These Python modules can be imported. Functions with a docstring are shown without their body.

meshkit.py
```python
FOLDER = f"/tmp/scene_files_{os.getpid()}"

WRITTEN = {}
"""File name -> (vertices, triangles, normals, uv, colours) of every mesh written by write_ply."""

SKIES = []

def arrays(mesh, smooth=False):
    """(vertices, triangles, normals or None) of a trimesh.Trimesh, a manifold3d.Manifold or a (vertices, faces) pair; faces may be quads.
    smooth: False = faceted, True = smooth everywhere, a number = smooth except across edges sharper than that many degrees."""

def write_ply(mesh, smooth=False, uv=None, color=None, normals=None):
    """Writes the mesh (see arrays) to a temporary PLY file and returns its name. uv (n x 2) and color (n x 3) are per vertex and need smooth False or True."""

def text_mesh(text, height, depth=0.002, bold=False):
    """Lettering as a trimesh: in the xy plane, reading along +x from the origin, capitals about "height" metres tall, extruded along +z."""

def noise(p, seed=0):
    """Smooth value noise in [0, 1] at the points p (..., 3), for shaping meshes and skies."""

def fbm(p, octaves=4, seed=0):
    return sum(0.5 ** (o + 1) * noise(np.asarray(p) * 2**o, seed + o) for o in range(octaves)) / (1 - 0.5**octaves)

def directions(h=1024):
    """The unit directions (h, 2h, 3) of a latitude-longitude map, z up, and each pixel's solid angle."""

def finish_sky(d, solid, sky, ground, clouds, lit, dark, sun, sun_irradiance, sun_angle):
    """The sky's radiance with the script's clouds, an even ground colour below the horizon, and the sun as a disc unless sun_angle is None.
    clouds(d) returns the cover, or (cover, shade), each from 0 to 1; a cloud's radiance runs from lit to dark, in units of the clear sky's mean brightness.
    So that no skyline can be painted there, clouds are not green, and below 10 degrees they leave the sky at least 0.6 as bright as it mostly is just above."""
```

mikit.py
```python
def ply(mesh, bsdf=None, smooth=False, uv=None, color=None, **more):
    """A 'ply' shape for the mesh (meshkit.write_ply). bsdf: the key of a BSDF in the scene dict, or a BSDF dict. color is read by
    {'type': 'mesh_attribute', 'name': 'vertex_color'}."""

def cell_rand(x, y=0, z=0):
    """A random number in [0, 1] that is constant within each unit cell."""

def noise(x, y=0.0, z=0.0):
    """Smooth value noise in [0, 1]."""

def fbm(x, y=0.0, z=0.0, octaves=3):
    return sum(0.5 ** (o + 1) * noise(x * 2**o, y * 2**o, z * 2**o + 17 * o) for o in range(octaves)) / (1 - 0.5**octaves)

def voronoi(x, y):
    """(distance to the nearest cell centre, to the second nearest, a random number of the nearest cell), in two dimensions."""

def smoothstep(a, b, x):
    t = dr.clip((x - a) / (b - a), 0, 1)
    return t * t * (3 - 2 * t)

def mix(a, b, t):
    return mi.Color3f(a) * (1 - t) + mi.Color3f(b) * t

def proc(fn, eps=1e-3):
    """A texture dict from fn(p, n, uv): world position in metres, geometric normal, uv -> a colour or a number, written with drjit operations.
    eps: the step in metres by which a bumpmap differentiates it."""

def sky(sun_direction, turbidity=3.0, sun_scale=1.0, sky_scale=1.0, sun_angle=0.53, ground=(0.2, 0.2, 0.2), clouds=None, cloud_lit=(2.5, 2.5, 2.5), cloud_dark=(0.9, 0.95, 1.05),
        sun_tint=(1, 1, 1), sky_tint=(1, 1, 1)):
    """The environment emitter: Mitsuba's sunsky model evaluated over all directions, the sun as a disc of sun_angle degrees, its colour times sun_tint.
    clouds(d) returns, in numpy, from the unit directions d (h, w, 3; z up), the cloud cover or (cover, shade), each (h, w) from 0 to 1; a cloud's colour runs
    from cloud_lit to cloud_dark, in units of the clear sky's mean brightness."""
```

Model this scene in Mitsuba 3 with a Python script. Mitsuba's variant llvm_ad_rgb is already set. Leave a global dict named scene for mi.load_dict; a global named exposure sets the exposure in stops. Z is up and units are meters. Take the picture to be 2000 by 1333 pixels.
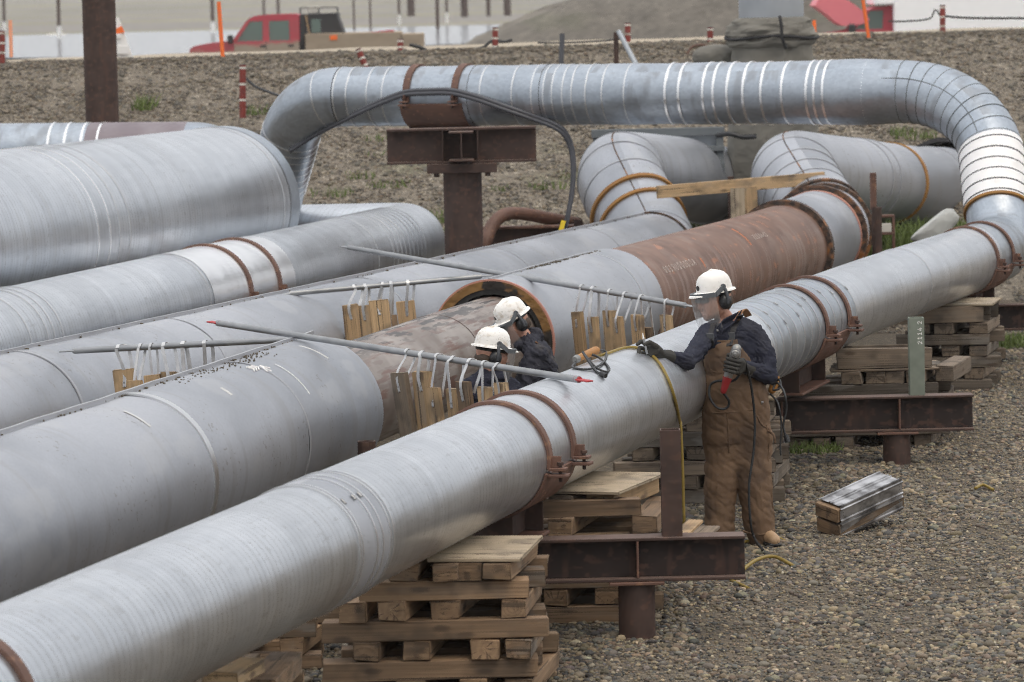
import math, random
import numpy as np, trimesh, mitsuba as mi, drjit as dr
import manifold3d as m3
import mikit, meshkit
from mikit import noise, fbm, voronoi, cell_rand, smoothstep, mix

T4 = mi.ScalarTransform4f
PI = math.pi
rng = np.random.default_rng(7)
scene, labels = {}, {}

# ------------------------------------------------------------------ camera, sky, exposure
F, H = 8000.0, 3.75                       # focal length in pixels of the 2000 px wide photograph, eye height
tilt, roll = math.atan((666.5 + 14) / F), math.radians(1.3)
FW = np.array([0, math.cos(tilt), -math.sin(tilt)]); _r = np.array([1.0, 0, 0]); _u = np.cross(_r, FW)
CR = math.cos(roll) * _r - math.sin(roll) * _u
CU = math.cos(roll) * _u + math.sin(roll) * _r
EYE = np.array([0, 0, H])
scene['camera'] = {'type': 'thinlens', 'fov': math.degrees(2 * math.atan(1000 / F)), 'fov_axis': 'x', 'near_clip': 1.0, 'far_clip': 9000.0,
                   'aperture_radius': 0.015, 'focus_distance': 27.5,
                   'to_world': T4().look_at(origin=EYE.tolist(), target=(EYE + FW).tolist(), up=CU.tolist())}
scene['sky'] = mikit.sky((0.25, -0.5, 0.85), turbidity=4, sun_scale=0.22, sun_angle=40, ground=(0.2, 0.19, 0.17), 
                         clouds=lambda d: (np.ones(d.shape[:2]), 0.95 * (1 - np.clip(d[..., 2], 0, 1)) + 0.25 * (meshkit.fbm(d * [3, 3, 6], 4, 2) - 0.5)),
                         cloud_lit=(3.5, 3.55, 3.66), cloud_dark=(1.45, 1.49, 1.56))
exposure = 1.85


def ray(x, y): return FW + (x - 1000) / F * CR + (666.5 - y) / F * CU
def P(x, y, d): return EYE + d * ray(x, y)
def Z(x, y, z):
    v = ray(x, y); return EYE + v * ((z - H) / v[2])
def px(p):
    q = np.asarray(p, float) - EYE; d = q @ FW
    return np.array([1000 + F * (q @ CR) / d, 666.5 - F * (q @ CU) / d, d])


# ------------------------------------------------------------------ scene book-keeping
used = {}
def numbered(key):
    n = used.get(key, -1) + 1
    used[key] = n
    return key if n == 0 else f'{key}_{n:03d}'
def thing(name, label, cat, group=None):
    k = numbered(name)
    labels[k] = {'label': label, 'category': cat}
    if group: labels[k]['group'] = group
    return k
def part(parent, name, mesh, mat, smooth=False, label=None, uv=None, color=None, stuff=False):
    k = numbered(parent + '__' + name)
    if isinstance(mesh, tuple) and len(mesh) == 3:
        mesh, uv = (mesh[0], mesh[1]), mesh[2]
    scene[k] = mikit.ply(mesh, 'mat_' + mat, smooth, uv=uv, color=color)
    if label or stuff:
        labels[k] = {}
        if label: labels[k]['label'] = label
        if stuff: labels[k]['kind'] = 'stuff'
    return k
def solo(name, mesh, mat, label, cat, smooth=False, group=None, kind=None, uv=None, color=None):
    k = thing(name, label, cat, group)
    if isinstance(mesh, tuple) and len(mesh) == 3:
        mesh, uv = (mesh[0], mesh[1]), mesh[2]
    scene[k] = mikit.ply(mesh, 'mat_' + mat, smooth, uv=uv, color=color)
    if kind: labels[k]['kind'] = kind
    return k
def struct(name, mesh, mat, label=None, smooth=False, uv=None):
    k = numbered(name)
    if isinstance(mesh, tuple) and len(mesh) == 3:
        mesh, uv = (mesh[0], mesh[1]), mesh[2]
    scene[k] = mikit.ply(mesh, 'mat_' + mat, smooth, uv=uv)
    labels[k] = {'kind': 'structure'}
    if label: labels[k]['label'] = label
    return k


# ------------------------------------------------------------------ materials
def C3(*c): return mi.Color3f(*c)
def mat(name, base, rough=0.6, metallic=0.0, bump=None, bscale=1.0, eps=1e-3, **kw):
    col = mikit.proc(base) if callable(base) else {'type': 'rgb', 'value': list(base)}
    b = {'type': 'principled', 'base_color': col, 'roughness': mikit.proc(rough) if callable(rough) else rough, 'metallic': mikit.proc(metallic) if callable(metallic) else metallic, **kw}
    if bump is not None:
        b = {'type': 'bumpmap', 'arbitrary': mikit.proc(bump, eps=eps), 'scale': bscale, 'nested': b}
    scene['mat_' + name] = {'type': 'twosided', 'nested': b}

PITCH = 0.066
def ridge(uv):
    t = uv.y / PITCH + uv.x
    t = t - dr.floor(t)
    return dr.exp(-dr.square((t - 0.5) / 0.065))
def alu_col(p, n, uv):
    a = fbm(uv.x * 9, uv.y * 2.2, 1.0, 4)
    b = noise(uv.x * 90, uv.y * 7, 3.0)
    pan = cell_rand(dr.floor(uv.y / PITCH + uv.x), 4)
    sheet = cell_rand(dr.floor(uv.y / 1.21), 9)
    c = mix(C3(0.51, 0.54, 0.58), C3(0.74, 0.77, 0.805), a * 0.8 + 0.2 * b)
    c = c * (0.93 + 0.10 * pan) * (0.92 + 0.12 * sheet)
    spots = smoothstep(0.70, 0.82, fbm(uv.x * 60, uv.y * 24, 9.0, 3))
    c = mix(c, C3(0.36, 0.36, 0.36), spots * 0.35)
    run = smoothstep(0.62, 0.78, fbm(uv.y * 15, uv.x * 4, 18.0, 3))
    c = mix(c, C3(0.45, 0.445, 0.43), run * 0.2)
    return mix(c, C3(0.30, 0.30, 0.30), ridge(uv) * (0.18 + 0.40 * noise(uv.x * 7, uv.y * 3, 6.0)))
def alu_bump(p, n, uv):
    return ridge(uv) * 0.0017 * (0.5 + noise(uv.x * 6, uv.y * 2, 11.0)) + 0.0018 * fbm(uv.x * 16, uv.y * 5.0, 2.0, 3) + 0.010 * noise(uv.x * 4.5, uv.y * 1.3, 7.0)
mat('aluminium_ribbed', alu_col, lambda p, n, uv: 0.23 + 0.16 * fbm(uv.x * 11, uv.y * 3, 5.0, 3), 0.88, alu_bump)
def galv_col(p, n, uv):
    w = voronoi(uv.x * 90, uv.y * 34)
    a = fbm(uv.x * 8, uv.y * 3, 2.0, 4)
    c = mix(C3(0.28, 0.32, 0.37), C3(0.54, 0.59, 0.645), 0.6 * a + 0.22 * w[2] + 0.1)
    streak = smoothstep(0.55, 0.75, fbm(uv.x * 5, uv.y * 7, 7.0, 4))
    c = mix(c, C3(0.25, 0.26, 0.275), streak * 0.55)
    under = smoothstep(0.55, 0.7, fbm(uv.x * 14, uv.y * 3, 17.0, 3)) * (1 - smoothstep(0.08, 0.16, dr.abs(uv.x - 0.5)))
    return mix(c, C3(0.22, 0.13, 0.11), under * 0.45)
mat('galvanised', galv_col, lambda p, n, uv: 0.27 + 0.16 * noise(uv.x * 50, uv.y * 20, 1.0), 0.82,
    lambda p, n, uv: 0.004 * fbm(uv.x * 22, uv.y * 8, 4.0, 3) + 0.012 * noise(uv.x * 5, uv.y * 1.6, 7.0) + 0.0008 * ridge(uv))
def zinc_col(p, n, uv):
    a = fbm(uv.x * 4, uv.y * 0.9, 3.0, 4)
    grain = noise(uv.x * 300, uv.y * 110, 1.0)
    c = mix(C3(0.315, 0.335, 0.37), C3(0.445, 0.465, 0.505), smoothstep(0.25, 0.75, a)) * (0.96 + 0.08 * grain)
    run = smoothstep(0.56, 0.78, fbm(uv.y * 12, uv.x * 3.5, 8.0, 4)) * 0.28
    c = mix(c, C3(0.30, 0.295, 0.29), run)
    pale = smoothstep(0.62, 0.74, fbm(uv.x * 12, uv.y * 1.6, 28.0, 4)) * 0.25
    c = mix(c, C3(0.52, 0.525, 0.53), pale)
    dots = smoothstep(0.86, 0.90, noise(uv.x * 150, uv.y * 50, 12.0)) * smoothstep(0.45, 0.7, noise(uv.x * 9, uv.y * 3, 2.0))
    return mix(c, C3(0.20, 0.18, 0.16), dots * 0.4)
mat('zinc_smooth', zinc_col, lambda p, n, uv: 0.34 + 0.16 * fbm(uv.x * 9, uv.y * 3, 5.0, 3), 0.6, lambda p, n, uv: 0.0025 * fbm(uv.x * 20, uv.y * 7, 4.0, 3) + 0.014 * noise(uv.x * 4, uv.y * 0.9, 7.0))
def shiny_col(p, n, uv):
    return mix(C3(0.84, 0.85, 0.86), C3(0.94, 0.94, 0.95), fbm(uv.x * 10, uv.y * 6, 1.0, 3))
mat('aluminium_bright', shiny_col, 0.24, 0.9, lambda p, n, uv: 0.0025 * ridge(uv) + 0.006 * fbm(uv.x * 12, uv.y * 6, 4.0, 2))
mat('zinc_band', (0.42, 0.43, 0.455), 0.42, 0.55)
mat('band_metal', (0.66, 0.67, 0.68), 0.28, 0.88)
mat('band_bright', (0.90, 0.90, 0.90), 0.22, 0.9)
def white_col(p, n, uv):
    return mix(C3(0.86, 0.86, 0.86), C3(0.74, 0.72, 0.70), smoothstep(0.55, 0.85, fbm(uv.x * 12, uv.y * 8, 3.0, 4)))
mat('white_wrap', white_col, 0.45)
def rust_beam(lo, hi):
    def f(p, n, uv):
        a = fbm(p.x * 7, p.y * 7, p.z * 7, 4)
        b = smoothstep(0.55, 0.75, fbm(p.x * 22, p.y * 22, p.z * 22 + 40, 3))
        c = mix(C3(*lo), C3(*hi), a)
        c = mix(c, C3(0.15, 0.072, 0.044), b * 0.3)
        run = smoothstep(0.58, 0.75, fbm(p.x * 18, p.y * 18, p.z * 2.5, 3))
        c = mix(c, C3(0.11, 0.05, 0.032), run * 0.3)
        return mix(c, C3(0.15, 0.108, 0.092), smoothstep(0.7, 0.95, n.z) * (0.35 + 0.5 * a))
    return f
rbump = lambda p, n, uv: 0.003 * fbm(p.x * 40, p.y * 40, p.z * 40, 3)
mat('rust_dark', rust_beam((0.030, 0.018, 0.015), (0.078, 0.045, 0.035)), 0.72, 0.0, rbump)
mat('rust_web_shaded', rust_beam((0.012, 0.008, 0.0075), (0.036, 0.021, 0.018)), 0.72, 0.0, rbump)  # darker copy of the beam rust, shade between the flanges painted in
def rust_strap(p, n, uv):
    a = fbm(p.x * 9, p.y * 9, p.z * 9, 4)
    c = mix(C3(0.085, 0.044, 0.033), C3(0.170, 0.090, 0.064), a)
    return mix(c, C3(0.33, 0.17, 0.09), smoothstep(0.62, 0.8, fbm(p.x * 26, p.y * 26, p.z * 26, 3)) * 0.5)
mat('rust_red', rust_strap, 0.62, 0.0, lambda p, n, uv: 0.002 * fbm(p.x * 40, p.y * 40, p.z * 40, 3))
def rust_pipe(p, n, uv):
    a = fbm(uv.x * 14, uv.y * 4, 2.0, 4)
    c = mix(C3(0.095, 0.050, 0.035), C3(0.205, 0.120, 0.086), a)
    streak = smoothstep(0.45, 0.75, fbm(uv.x * 16, uv.y * 5, 6.0, 4))
    c = mix(c, C3(0.215, 0.155, 0.13), streak * 0.45)
    run = smoothstep(0.55, 0.8, noise(uv.y * 24, uv.x * 3, 3.0)) * smoothstep(0.08, 0.2, uv.x) * (1 - smoothstep(0.3, 0.42, uv.x))
    c = mix(c, C3(0.36, 0.29, 0.27), run * 0.25)
    o = smoothstep(0.72, 0.80, fbm(uv.x * 30, uv.y * 9, 15.0, 3))
    return mix(c, C3(0.42, 0.17, 0.085), o * 0.45)
mat('rust_pipe', rust_pipe, 0.5, 0.0, lambda p, n, uv: 0.003 * fbm(uv.x * 60, uv.y * 20, 4.0, 3))
def bare_pipe(p, n, uv):
    a = fbm(uv.x * 9, uv.y * 3, 1.0, 4)
    c = mix(C3(0.155, 0.125, 0.108), C3(0.285, 0.255, 0.235), smoothstep(0.2, 0.8, a))
    brown = smoothstep(0.47, 0.66, fbm(uv.x * 70, uv.y * 3.2, 5.0, 5)) * smoothstep(0.35, 0.65, fbm(uv.x * 7, uv.y * 1.6, 8.0, 4)) * 1.3
    c = mix(c, C3(0.15, 0.085, 0.066), brown * 0.75)
    scr = smoothstep(0.60, 0.68, fbm(uv.x * 70, uv.y * 3, 25.0, 3))
    c = mix(c, C3(0.14, 0.10, 0.09), scr * 0.5)
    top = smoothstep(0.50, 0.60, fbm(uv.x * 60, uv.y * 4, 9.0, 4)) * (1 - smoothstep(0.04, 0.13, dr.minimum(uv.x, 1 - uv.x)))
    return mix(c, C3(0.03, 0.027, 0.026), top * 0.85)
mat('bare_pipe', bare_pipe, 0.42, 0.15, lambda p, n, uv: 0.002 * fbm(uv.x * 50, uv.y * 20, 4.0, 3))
def foam_col(p, n, uv):
    a = fbm(p.x * 9, p.y * 9, p.z * 9, 4)
    c = mix(C3(0.25, 0.135, 0.04), C3(0.14, 0.075, 0.028), a)
    return mix(c, C3(0.02, 0.016, 0.013), smoothstep(0.50, 0.60, fbm(p.x * 6, p.y * 6, p.z * 6 + 9, 4)))
mat('foam', foam_col, 0.85, 0.0, lambda p, n, uv: 0.02 * fbm(p.x * 25, p.y * 25, p.z * 25, 3))
def tar_col(p, n, uv):
    a = fbm(p.x * 22, p.y * 22, p.z * 22 + 3, 4)
    c = mix(C3(0.030, 0.022, 0.019), C3(0.115, 0.065, 0.04), smoothstep(0.35, 0.65, a))
    return mix(c, C3(0.36, 0.15, 0.045), smoothstep(0.56, 0.70, fbm(p.x * 7, p.y * 7, p.z * 7 + 3, 4)) * 0.75)
mat('tar_flange', tar_col, 0.6, 0.0, lambda p, n, uv: 0.015 * fbm(p.x * 25, p.y * 25, p.z * 25, 3))
mat('black_mastic', (0.018, 0.017, 0.016), 0.6)
mat('pink_edge', (0.42, 0.20, 0.15), 0.6)
mat('ochre_band', lambda p, n, uv: mix(C3(0.34, 0.17, 0.035), C3(0.22, 0.10, 0.03), fbm(p.x * 8, p.y * 8, p.z * 8, 3)), 0.7)
# timber: uv.x runs along the grain in metres plus 100 x a random whole number (tone of the piece)
def wood(lo, hi, grey):
    def f(p, n, uv):
        k = dr.floor(uv.x / 100 + 0.5)
        tone, g2 = cell_rand(k, 3), cell_rand(k, 8)
        u = uv.x - k * 100
        w = fbm(u * 1.6 + 7 * tone, uv.y * 26, k, 3)
        grain = fbm(u * 3.0, uv.y * 120, k + 5, 3)
        rings = noise(uv.y * 60 + 6 * w, u * 0.6, k)
        c = mix(C3(*lo), C3(*hi), 0.62 * tone + 0.22 * w + 0.16 * rings)
        c = c * (0.72 + 0.5 * grain)
        kx = voronoi(u * 2.3 + 3 * tone, uv.y * 6 + 11 * g2)
        c = mix(c, C3(0.07, 0.045, 0.03), (1 - smoothstep(0.05, 0.16, kx[0])) * 0.7)
        c = mix(c, c * C3(0.80, 0.86, 0.92) * 0.8, smoothstep(0.45, 0.8, g2) * grey)
        ux = u - 30
        rr = dr.sqrt(dr.square(ux + 0.03 * (tone - 0.5)) + dr.square(uv.y + 0.05))
        ce = mix(C3(*lo), C3(*hi), 0.30 + 0.35 * tone + 0.35 * noise(rr * 160, k, 1.0)) * (0.75 + 0.35 * fbm(ux * 40, uv.y * 40, k, 3))
        ce = mix(ce, C3(0.03, 0.022, 0.016), smoothstep(0.70, 0.78, noise(dr.atan2(uv.y + 0.05, ux) * 7, rr * 14, k)) * 0.6)
        c = mix(c, ce, dr.select(u > 15, 1.0, 0.0))
        dirt = smoothstep(0.5, 0.75, fbm(p.x * 6, p.y * 6, p.z * 6, 3))
        c = mix(c, C3(0.20, 0.19, 0.175), smoothstep(0.55, 0.7, fbm(u * 5 + 40, uv.y * 14, k, 3)) * g2 * 0.5)
        crack = smoothstep(0.72, 0.80, fbm(u * 1.2 + 9, uv.y * 55, k + 2, 3))
        c = mix(c, C3(0.03, 0.022, 0.016), crack * 0.7)
        return mix(c, C3(0.05, 0.04, 0.032), dirt * 0.55)
    return f
wb = lambda p, n, uv: 0.004 * fbm(uv.x * 3.0, uv.y * 110, 2.0, 3)
mat('timber', wood((0.095, 0.064, 0.041), (0.36, 0.235, 0.138), 0.85), 0.75, 0.0, wb)
mat('timber_grey', wood((0.085, 0.068, 0.052), (0.235, 0.18, 0.13), 0.9), 0.8, 0.0, wb)
mat('timber_fresh', wood((0.34, 0.22, 0.115), (0.55, 0.385, 0.215), 0.25), 0.7, 0.0, wb)
mat('plywood', wood((0.27, 0.215, 0.145), (0.44, 0.36, 0.26), 0.3), 0.75, 0.0, wb)
mat('tube_steel', lambda p, n, uv: mix(C3(0.24, 0.25, 0.26), C3(0.42, 0.43, 0.44), fbm(p.x * 12, p.y * 12, p.z * 12, 3)), 0.42, 0.7)
mat('tin_strap', lambda p, n, uv: mix(C3(0.45, 0.45, 0.45), C3(0.80, 0.80, 0.80), fbm(p.x * 20, p.y * 20, p.z * 20, 3)), 0.33, 0.7)
mat('nail_steel', (0.3, 0.3, 0.3), 0.4, 0.8)
mat('red_paint', (0.36, 0.03, 0.035), 0.5)
mat('delineator_red', lambda p, n, uv: mix(C3(0.25, 0.035, 0.024), C3(0.13, 0.03, 0.024), fbm(p.x * 20, p.y * 20, p.z * 20, 3)), 0.6)
mat('delineator_white', lambda p, n, uv: mix(C3(0.62, 0.60, 0.55), C3(0.30, 0.26, 0.22), smoothstep(0.45, 0.7, fbm(p.x * 25, p.y * 25, p.z * 25, 3))), 0.6)
mat('orange_paint', (0.80, 0.16, 0.03), 0.6)
mat('orange_faded', (0.80, 0.36, 0.22), 0.6)
mat('white_paint', (0.78, 0.78, 0.77), 0.5)
mat('chalk', (0.80, 0.79, 0.77), 0.9)
mat('chalk_faint', (0.42, 0.36, 0.33), 0.9)
mat('chalk_pale', (0.50, 0.50, 0.49), 0.6)
mat('orange_chalk', (0.62, 0.19, 0.07), 0.9)
mat('green_post', lambda p, n, uv: mix(C3(0.13, 0.155, 0.125), C3(0.215, 0.24, 0.20), fbm(p.x * 14, p.y * 14, p.z * 14, 4)), 0.6)
mat('rubber', (0.022, 0.023, 0.025), 0.45)
mat('cable_grey', (0.075, 0.078, 0.09), 0.42)
mat('yellow_hose', (0.235, 0.165, 0.032), 0.45)
mat('yellow_bright', (0.75, 0.55, 0.03), 0.5)
mat('debris', (0.10, 0.085, 0.065), 0.9)
mat('canvas', lambda p, n, uv: mix(C3(0.125, 0.12, 0.105), C3(0.21, 0.20, 0.175), fbm(p.x * 3, p.y * 3, p.z * 5, 4)), 0.9, 0.0, lambda p, n, uv: 0.03 * fbm(p.x * 6, p.y * 6, p.z * 9, 3))
mat('tank_grey', lambda p, n, uv: mix(C3(0.33, 0.36, 0.39), C3(0.42, 0.45, 0.48), fbm(p.x * 3, p.y * 3, p.z * 3, 3)), 0.5, 0.3)
mat('frame_grey', (0.12, 0.135, 0.145), 0.6)
def cloth(lo, hi, dust, amt):
    def f(p, n, uv):
        a = fbm(p.x * 9, p.y * 9, p.z * 9, 4)
        c = mix(C3(*lo), C3(*hi), a)
        return mix(c, C3(*dust), smoothstep(0.52, 0.72, fbm(p.x * 5 + 3, p.y * 5, p.z * 4, 4)) * amt) * (0.9 + 0.2 * noise(p.x * 300, p.y * 300, p.z * 300))
    return f
cb = lambda p, n, uv: 0.0035 * fbm(p.x * 26, p.y * 26, p.z * 40, 4)
mat('navy_cloth', cloth((0.007, 0.0085, 0.019), (0.016, 0.019, 0.038), (0.03, 0.03, 0.036), 0.3), 0.85, 0.0, cb)
mat('navy_dusty', cloth((0.012, 0.013, 0.022), (0.028, 0.029, 0.042), (0.08, 0.068, 0.055), 0.5), 0.85, 0.0, cb)
mat('brown_duck', cloth((0.105, 0.063, 0.037), (0.178, 0.112, 0.067), (0.055, 0.036, 0.026), 0.65), 0.85, 0.0, cb)
mat('brown_strap', (0.26, 0.135, 0.065), 0.8)
mat('black_web', (0.02, 0.02, 0.022), 0.7)
mat('glove_leather', cloth((0.018, 0.018, 0.017), (0.045, 0.043, 0.038), (0.07, 0.065, 0.055), 0.3), 0.7)
mat('boot_leather', cloth((0.33, 0.21, 0.12), (0.45, 0.31, 0.19), (0.2, 0.14, 0.09), 0.5), 0.6)
mat('skin', lambda p, n, uv: mix(C3(0.40, 0.205, 0.145), C3(0.50, 0.28, 0.20), fbm(p.x * 25, p.y * 25, p.z * 25, 3)), 0.5)
mat('beard', lambda p, n, uv: mix(C3(0.17, 0.09, 0.06), C3(0.30, 0.165, 0.115), fbm(p.x * 60, p.y * 60, p.z * 60, 3)), 0.8)
mat('hair', (0.06, 0.04, 0.028), 0.7)
def hat_col(a):
    def f(p, n, uv):
        s = smoothstep(0.50, 0.72, fbm(p.x * 22, p.y * 22, p.z * 22, 4)) * a
        d = smoothstep(0.78, 0.86, noise(p.x * 120, p.y * 120, p.z * 120)) * a * 0.5
        return mix(mix(C3(0.82, 0.81, 0.78), C3(0.45, 0.36, 0.25), s * 0.6), C3(0.06, 0.05, 0.045), d * 0.8)
    return f
mat('hat_clean', hat_col(0.25), 0.38)
mat('hat_dirty', hat_col(1.0), 0.45)
mat('grey_plastic', (0.055, 0.06, 0.068), 0.4)
mat('dark_plastic', (0.02, 0.021, 0.023), 0.35)
mat('visor_grey', (0.10, 0.11, 0.12), 0.4)
scene['mat_visor_clear'] = {'type': 'blendbsdf', 'weight': 0.2, 'a': {'type': 'thindielectric', 'int_ior': 1.4}, 'b': {'type': 'twosided', 'nested': {'type': 'diffuse', 'reflectance': {'type': 'rgb', 'value': [0.5, 0.5, 0.5]}}}}
mat('tool_metal', (0.28, 0.28, 0.27), 0.4, 0.7)
mat('tool_red', (0.27, 0.018, 0.02), 0.45)
mat('tool_orange', (0.33, 0.15, 0.035), 0.5)
def truck_col(lo, hi, zc):
    def f(p, n, uv):
        k = smoothstep(zc - 0.12, zc + 0.05, p.z + 0.25 * fbm(p.x * 3, p.y * 3, p.z * 3, 3) - 0.12)
        return mix(C3(0.30, 0.245, 0.19), mix(C3(*lo), C3(*hi), noise(p.x, p.y, p.z)), k)
    return f
mat('truck_red', truck_col((0.36, 0.055, 0.070), (0.43, 0.075, 0.09), 2.64), 0.35, 0.0, clearcoat=0.6)
mat('truck_red_hood', truck_col((0.36, 0.055, 0.070), (0.43, 0.075, 0.09), 2.46), 0.35, 0.0, clearcoat=0.6)
mat('truck_red_clean', (0.40, 0.05, 0.07), 0.35, 0.0, clearcoat=0.6)
mat('hood_pale', (0.72, 0.20, 0.23), 0.4)
mat('window_glass', (0.12, 0.17, 0.155), 0.08, 0.0, specular=0.9)
mat('black_steel', (0.035, 0.034, 0.036), 0.6)
mat('mud_tan', lambda p, n, uv: mix(C3(0.25, 0.20, 0.15), C3(0.36, 0.30, 0.23), fbm(p.x * 2, p.y * 2, p.z * 4, 4)), 0.9)
mat('box_white', (0.93, 0.94, 0.95), 0.4)
mat('scrap_metal', lambda p, n, uv: mix(C3(0.17, 0.165, 0.165), C3(0.56, 0.56, 0.57), smoothstep(0.35, 0.68, fbm(p.x * 9, p.y * 9, p.z * 9, 4))), 0.3, 0.8)
mat('stone_vertex', (0, 0, 0), 0.85)
scene['mat_stone_vertex'] = {'type': 'principled', 'base_color': {'type': 'mesh_attribute', 'name': 'vertex_color'}, 'roughness': 0.75}
scene['mat_grass_blade'] = {'type': 'twosided', 'nested': {'type': 'principled', 'base_color': mikit.proc(lambda p, n, uv: mix(C3(0.075, 0.11, 0.025), C3(0.14, 0.185, 0.05), noise(p.x * 6, p.y * 6, p.z * 6))), 'roughness': 0.7}}
mat('boulder_grey', lambda p, n, uv: mix(C3(0.30, 0.31, 0.30), C3(0.46, 0.47, 0.45), fbm(p.x * 6, p.y * 6, p.z * 6, 4)), 0.9)
mat('pond_water', (0.16, 0.17, 0.18), 0.12, 0.0, lambda p, n, uv: 0.01 * fbm(p.x * 0.5, p.y * 0.25, 1.0, 3), specular=0.6)
mat('pale_concrete', (0.55, 0.53, 0.48), 0.9)

def gravel_col(p, n, uv):
    a = voronoi(p.x * 40, p.y * 40)
    b = voronoi(p.x * 90 + 9, p.y * 90)
    r = a[2]
    c = mix(C3(0.075, 0.073, 0.07), C3(0.25, 0.205, 0.145), r)
    c = mix(c, C3(0.36, 0.31, 0.23), smoothstep(0.86, 0.95, r))
    c = mix(c, mix(C3(0.06, 0.055, 0.05), C3(0.19, 0.16, 0.12), b[2]), 0.4)
    c = c * (0.55 + 0.45 * smoothstep(0.02, 0.10, a[1] - a[0]))
    c = mix(c, C3(0.125, 0.10, 0.075), 0.45 * smoothstep(0.35, 0.65, fbm(p.x * 1.1, p.y * 1.1, 4.0, 3)))
    return c * (0.75 + 0.4 * fbm(p.x * 0.7, p.y * 0.7, 2.0, 3))
def gravel_bump(p, n, uv):
    a = voronoi(p.x * 40, p.y * 40)
    return -0.02 * a[0]
mat('gravel_base', gravel_col, 0.9, 0.0, gravel_bump)
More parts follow.
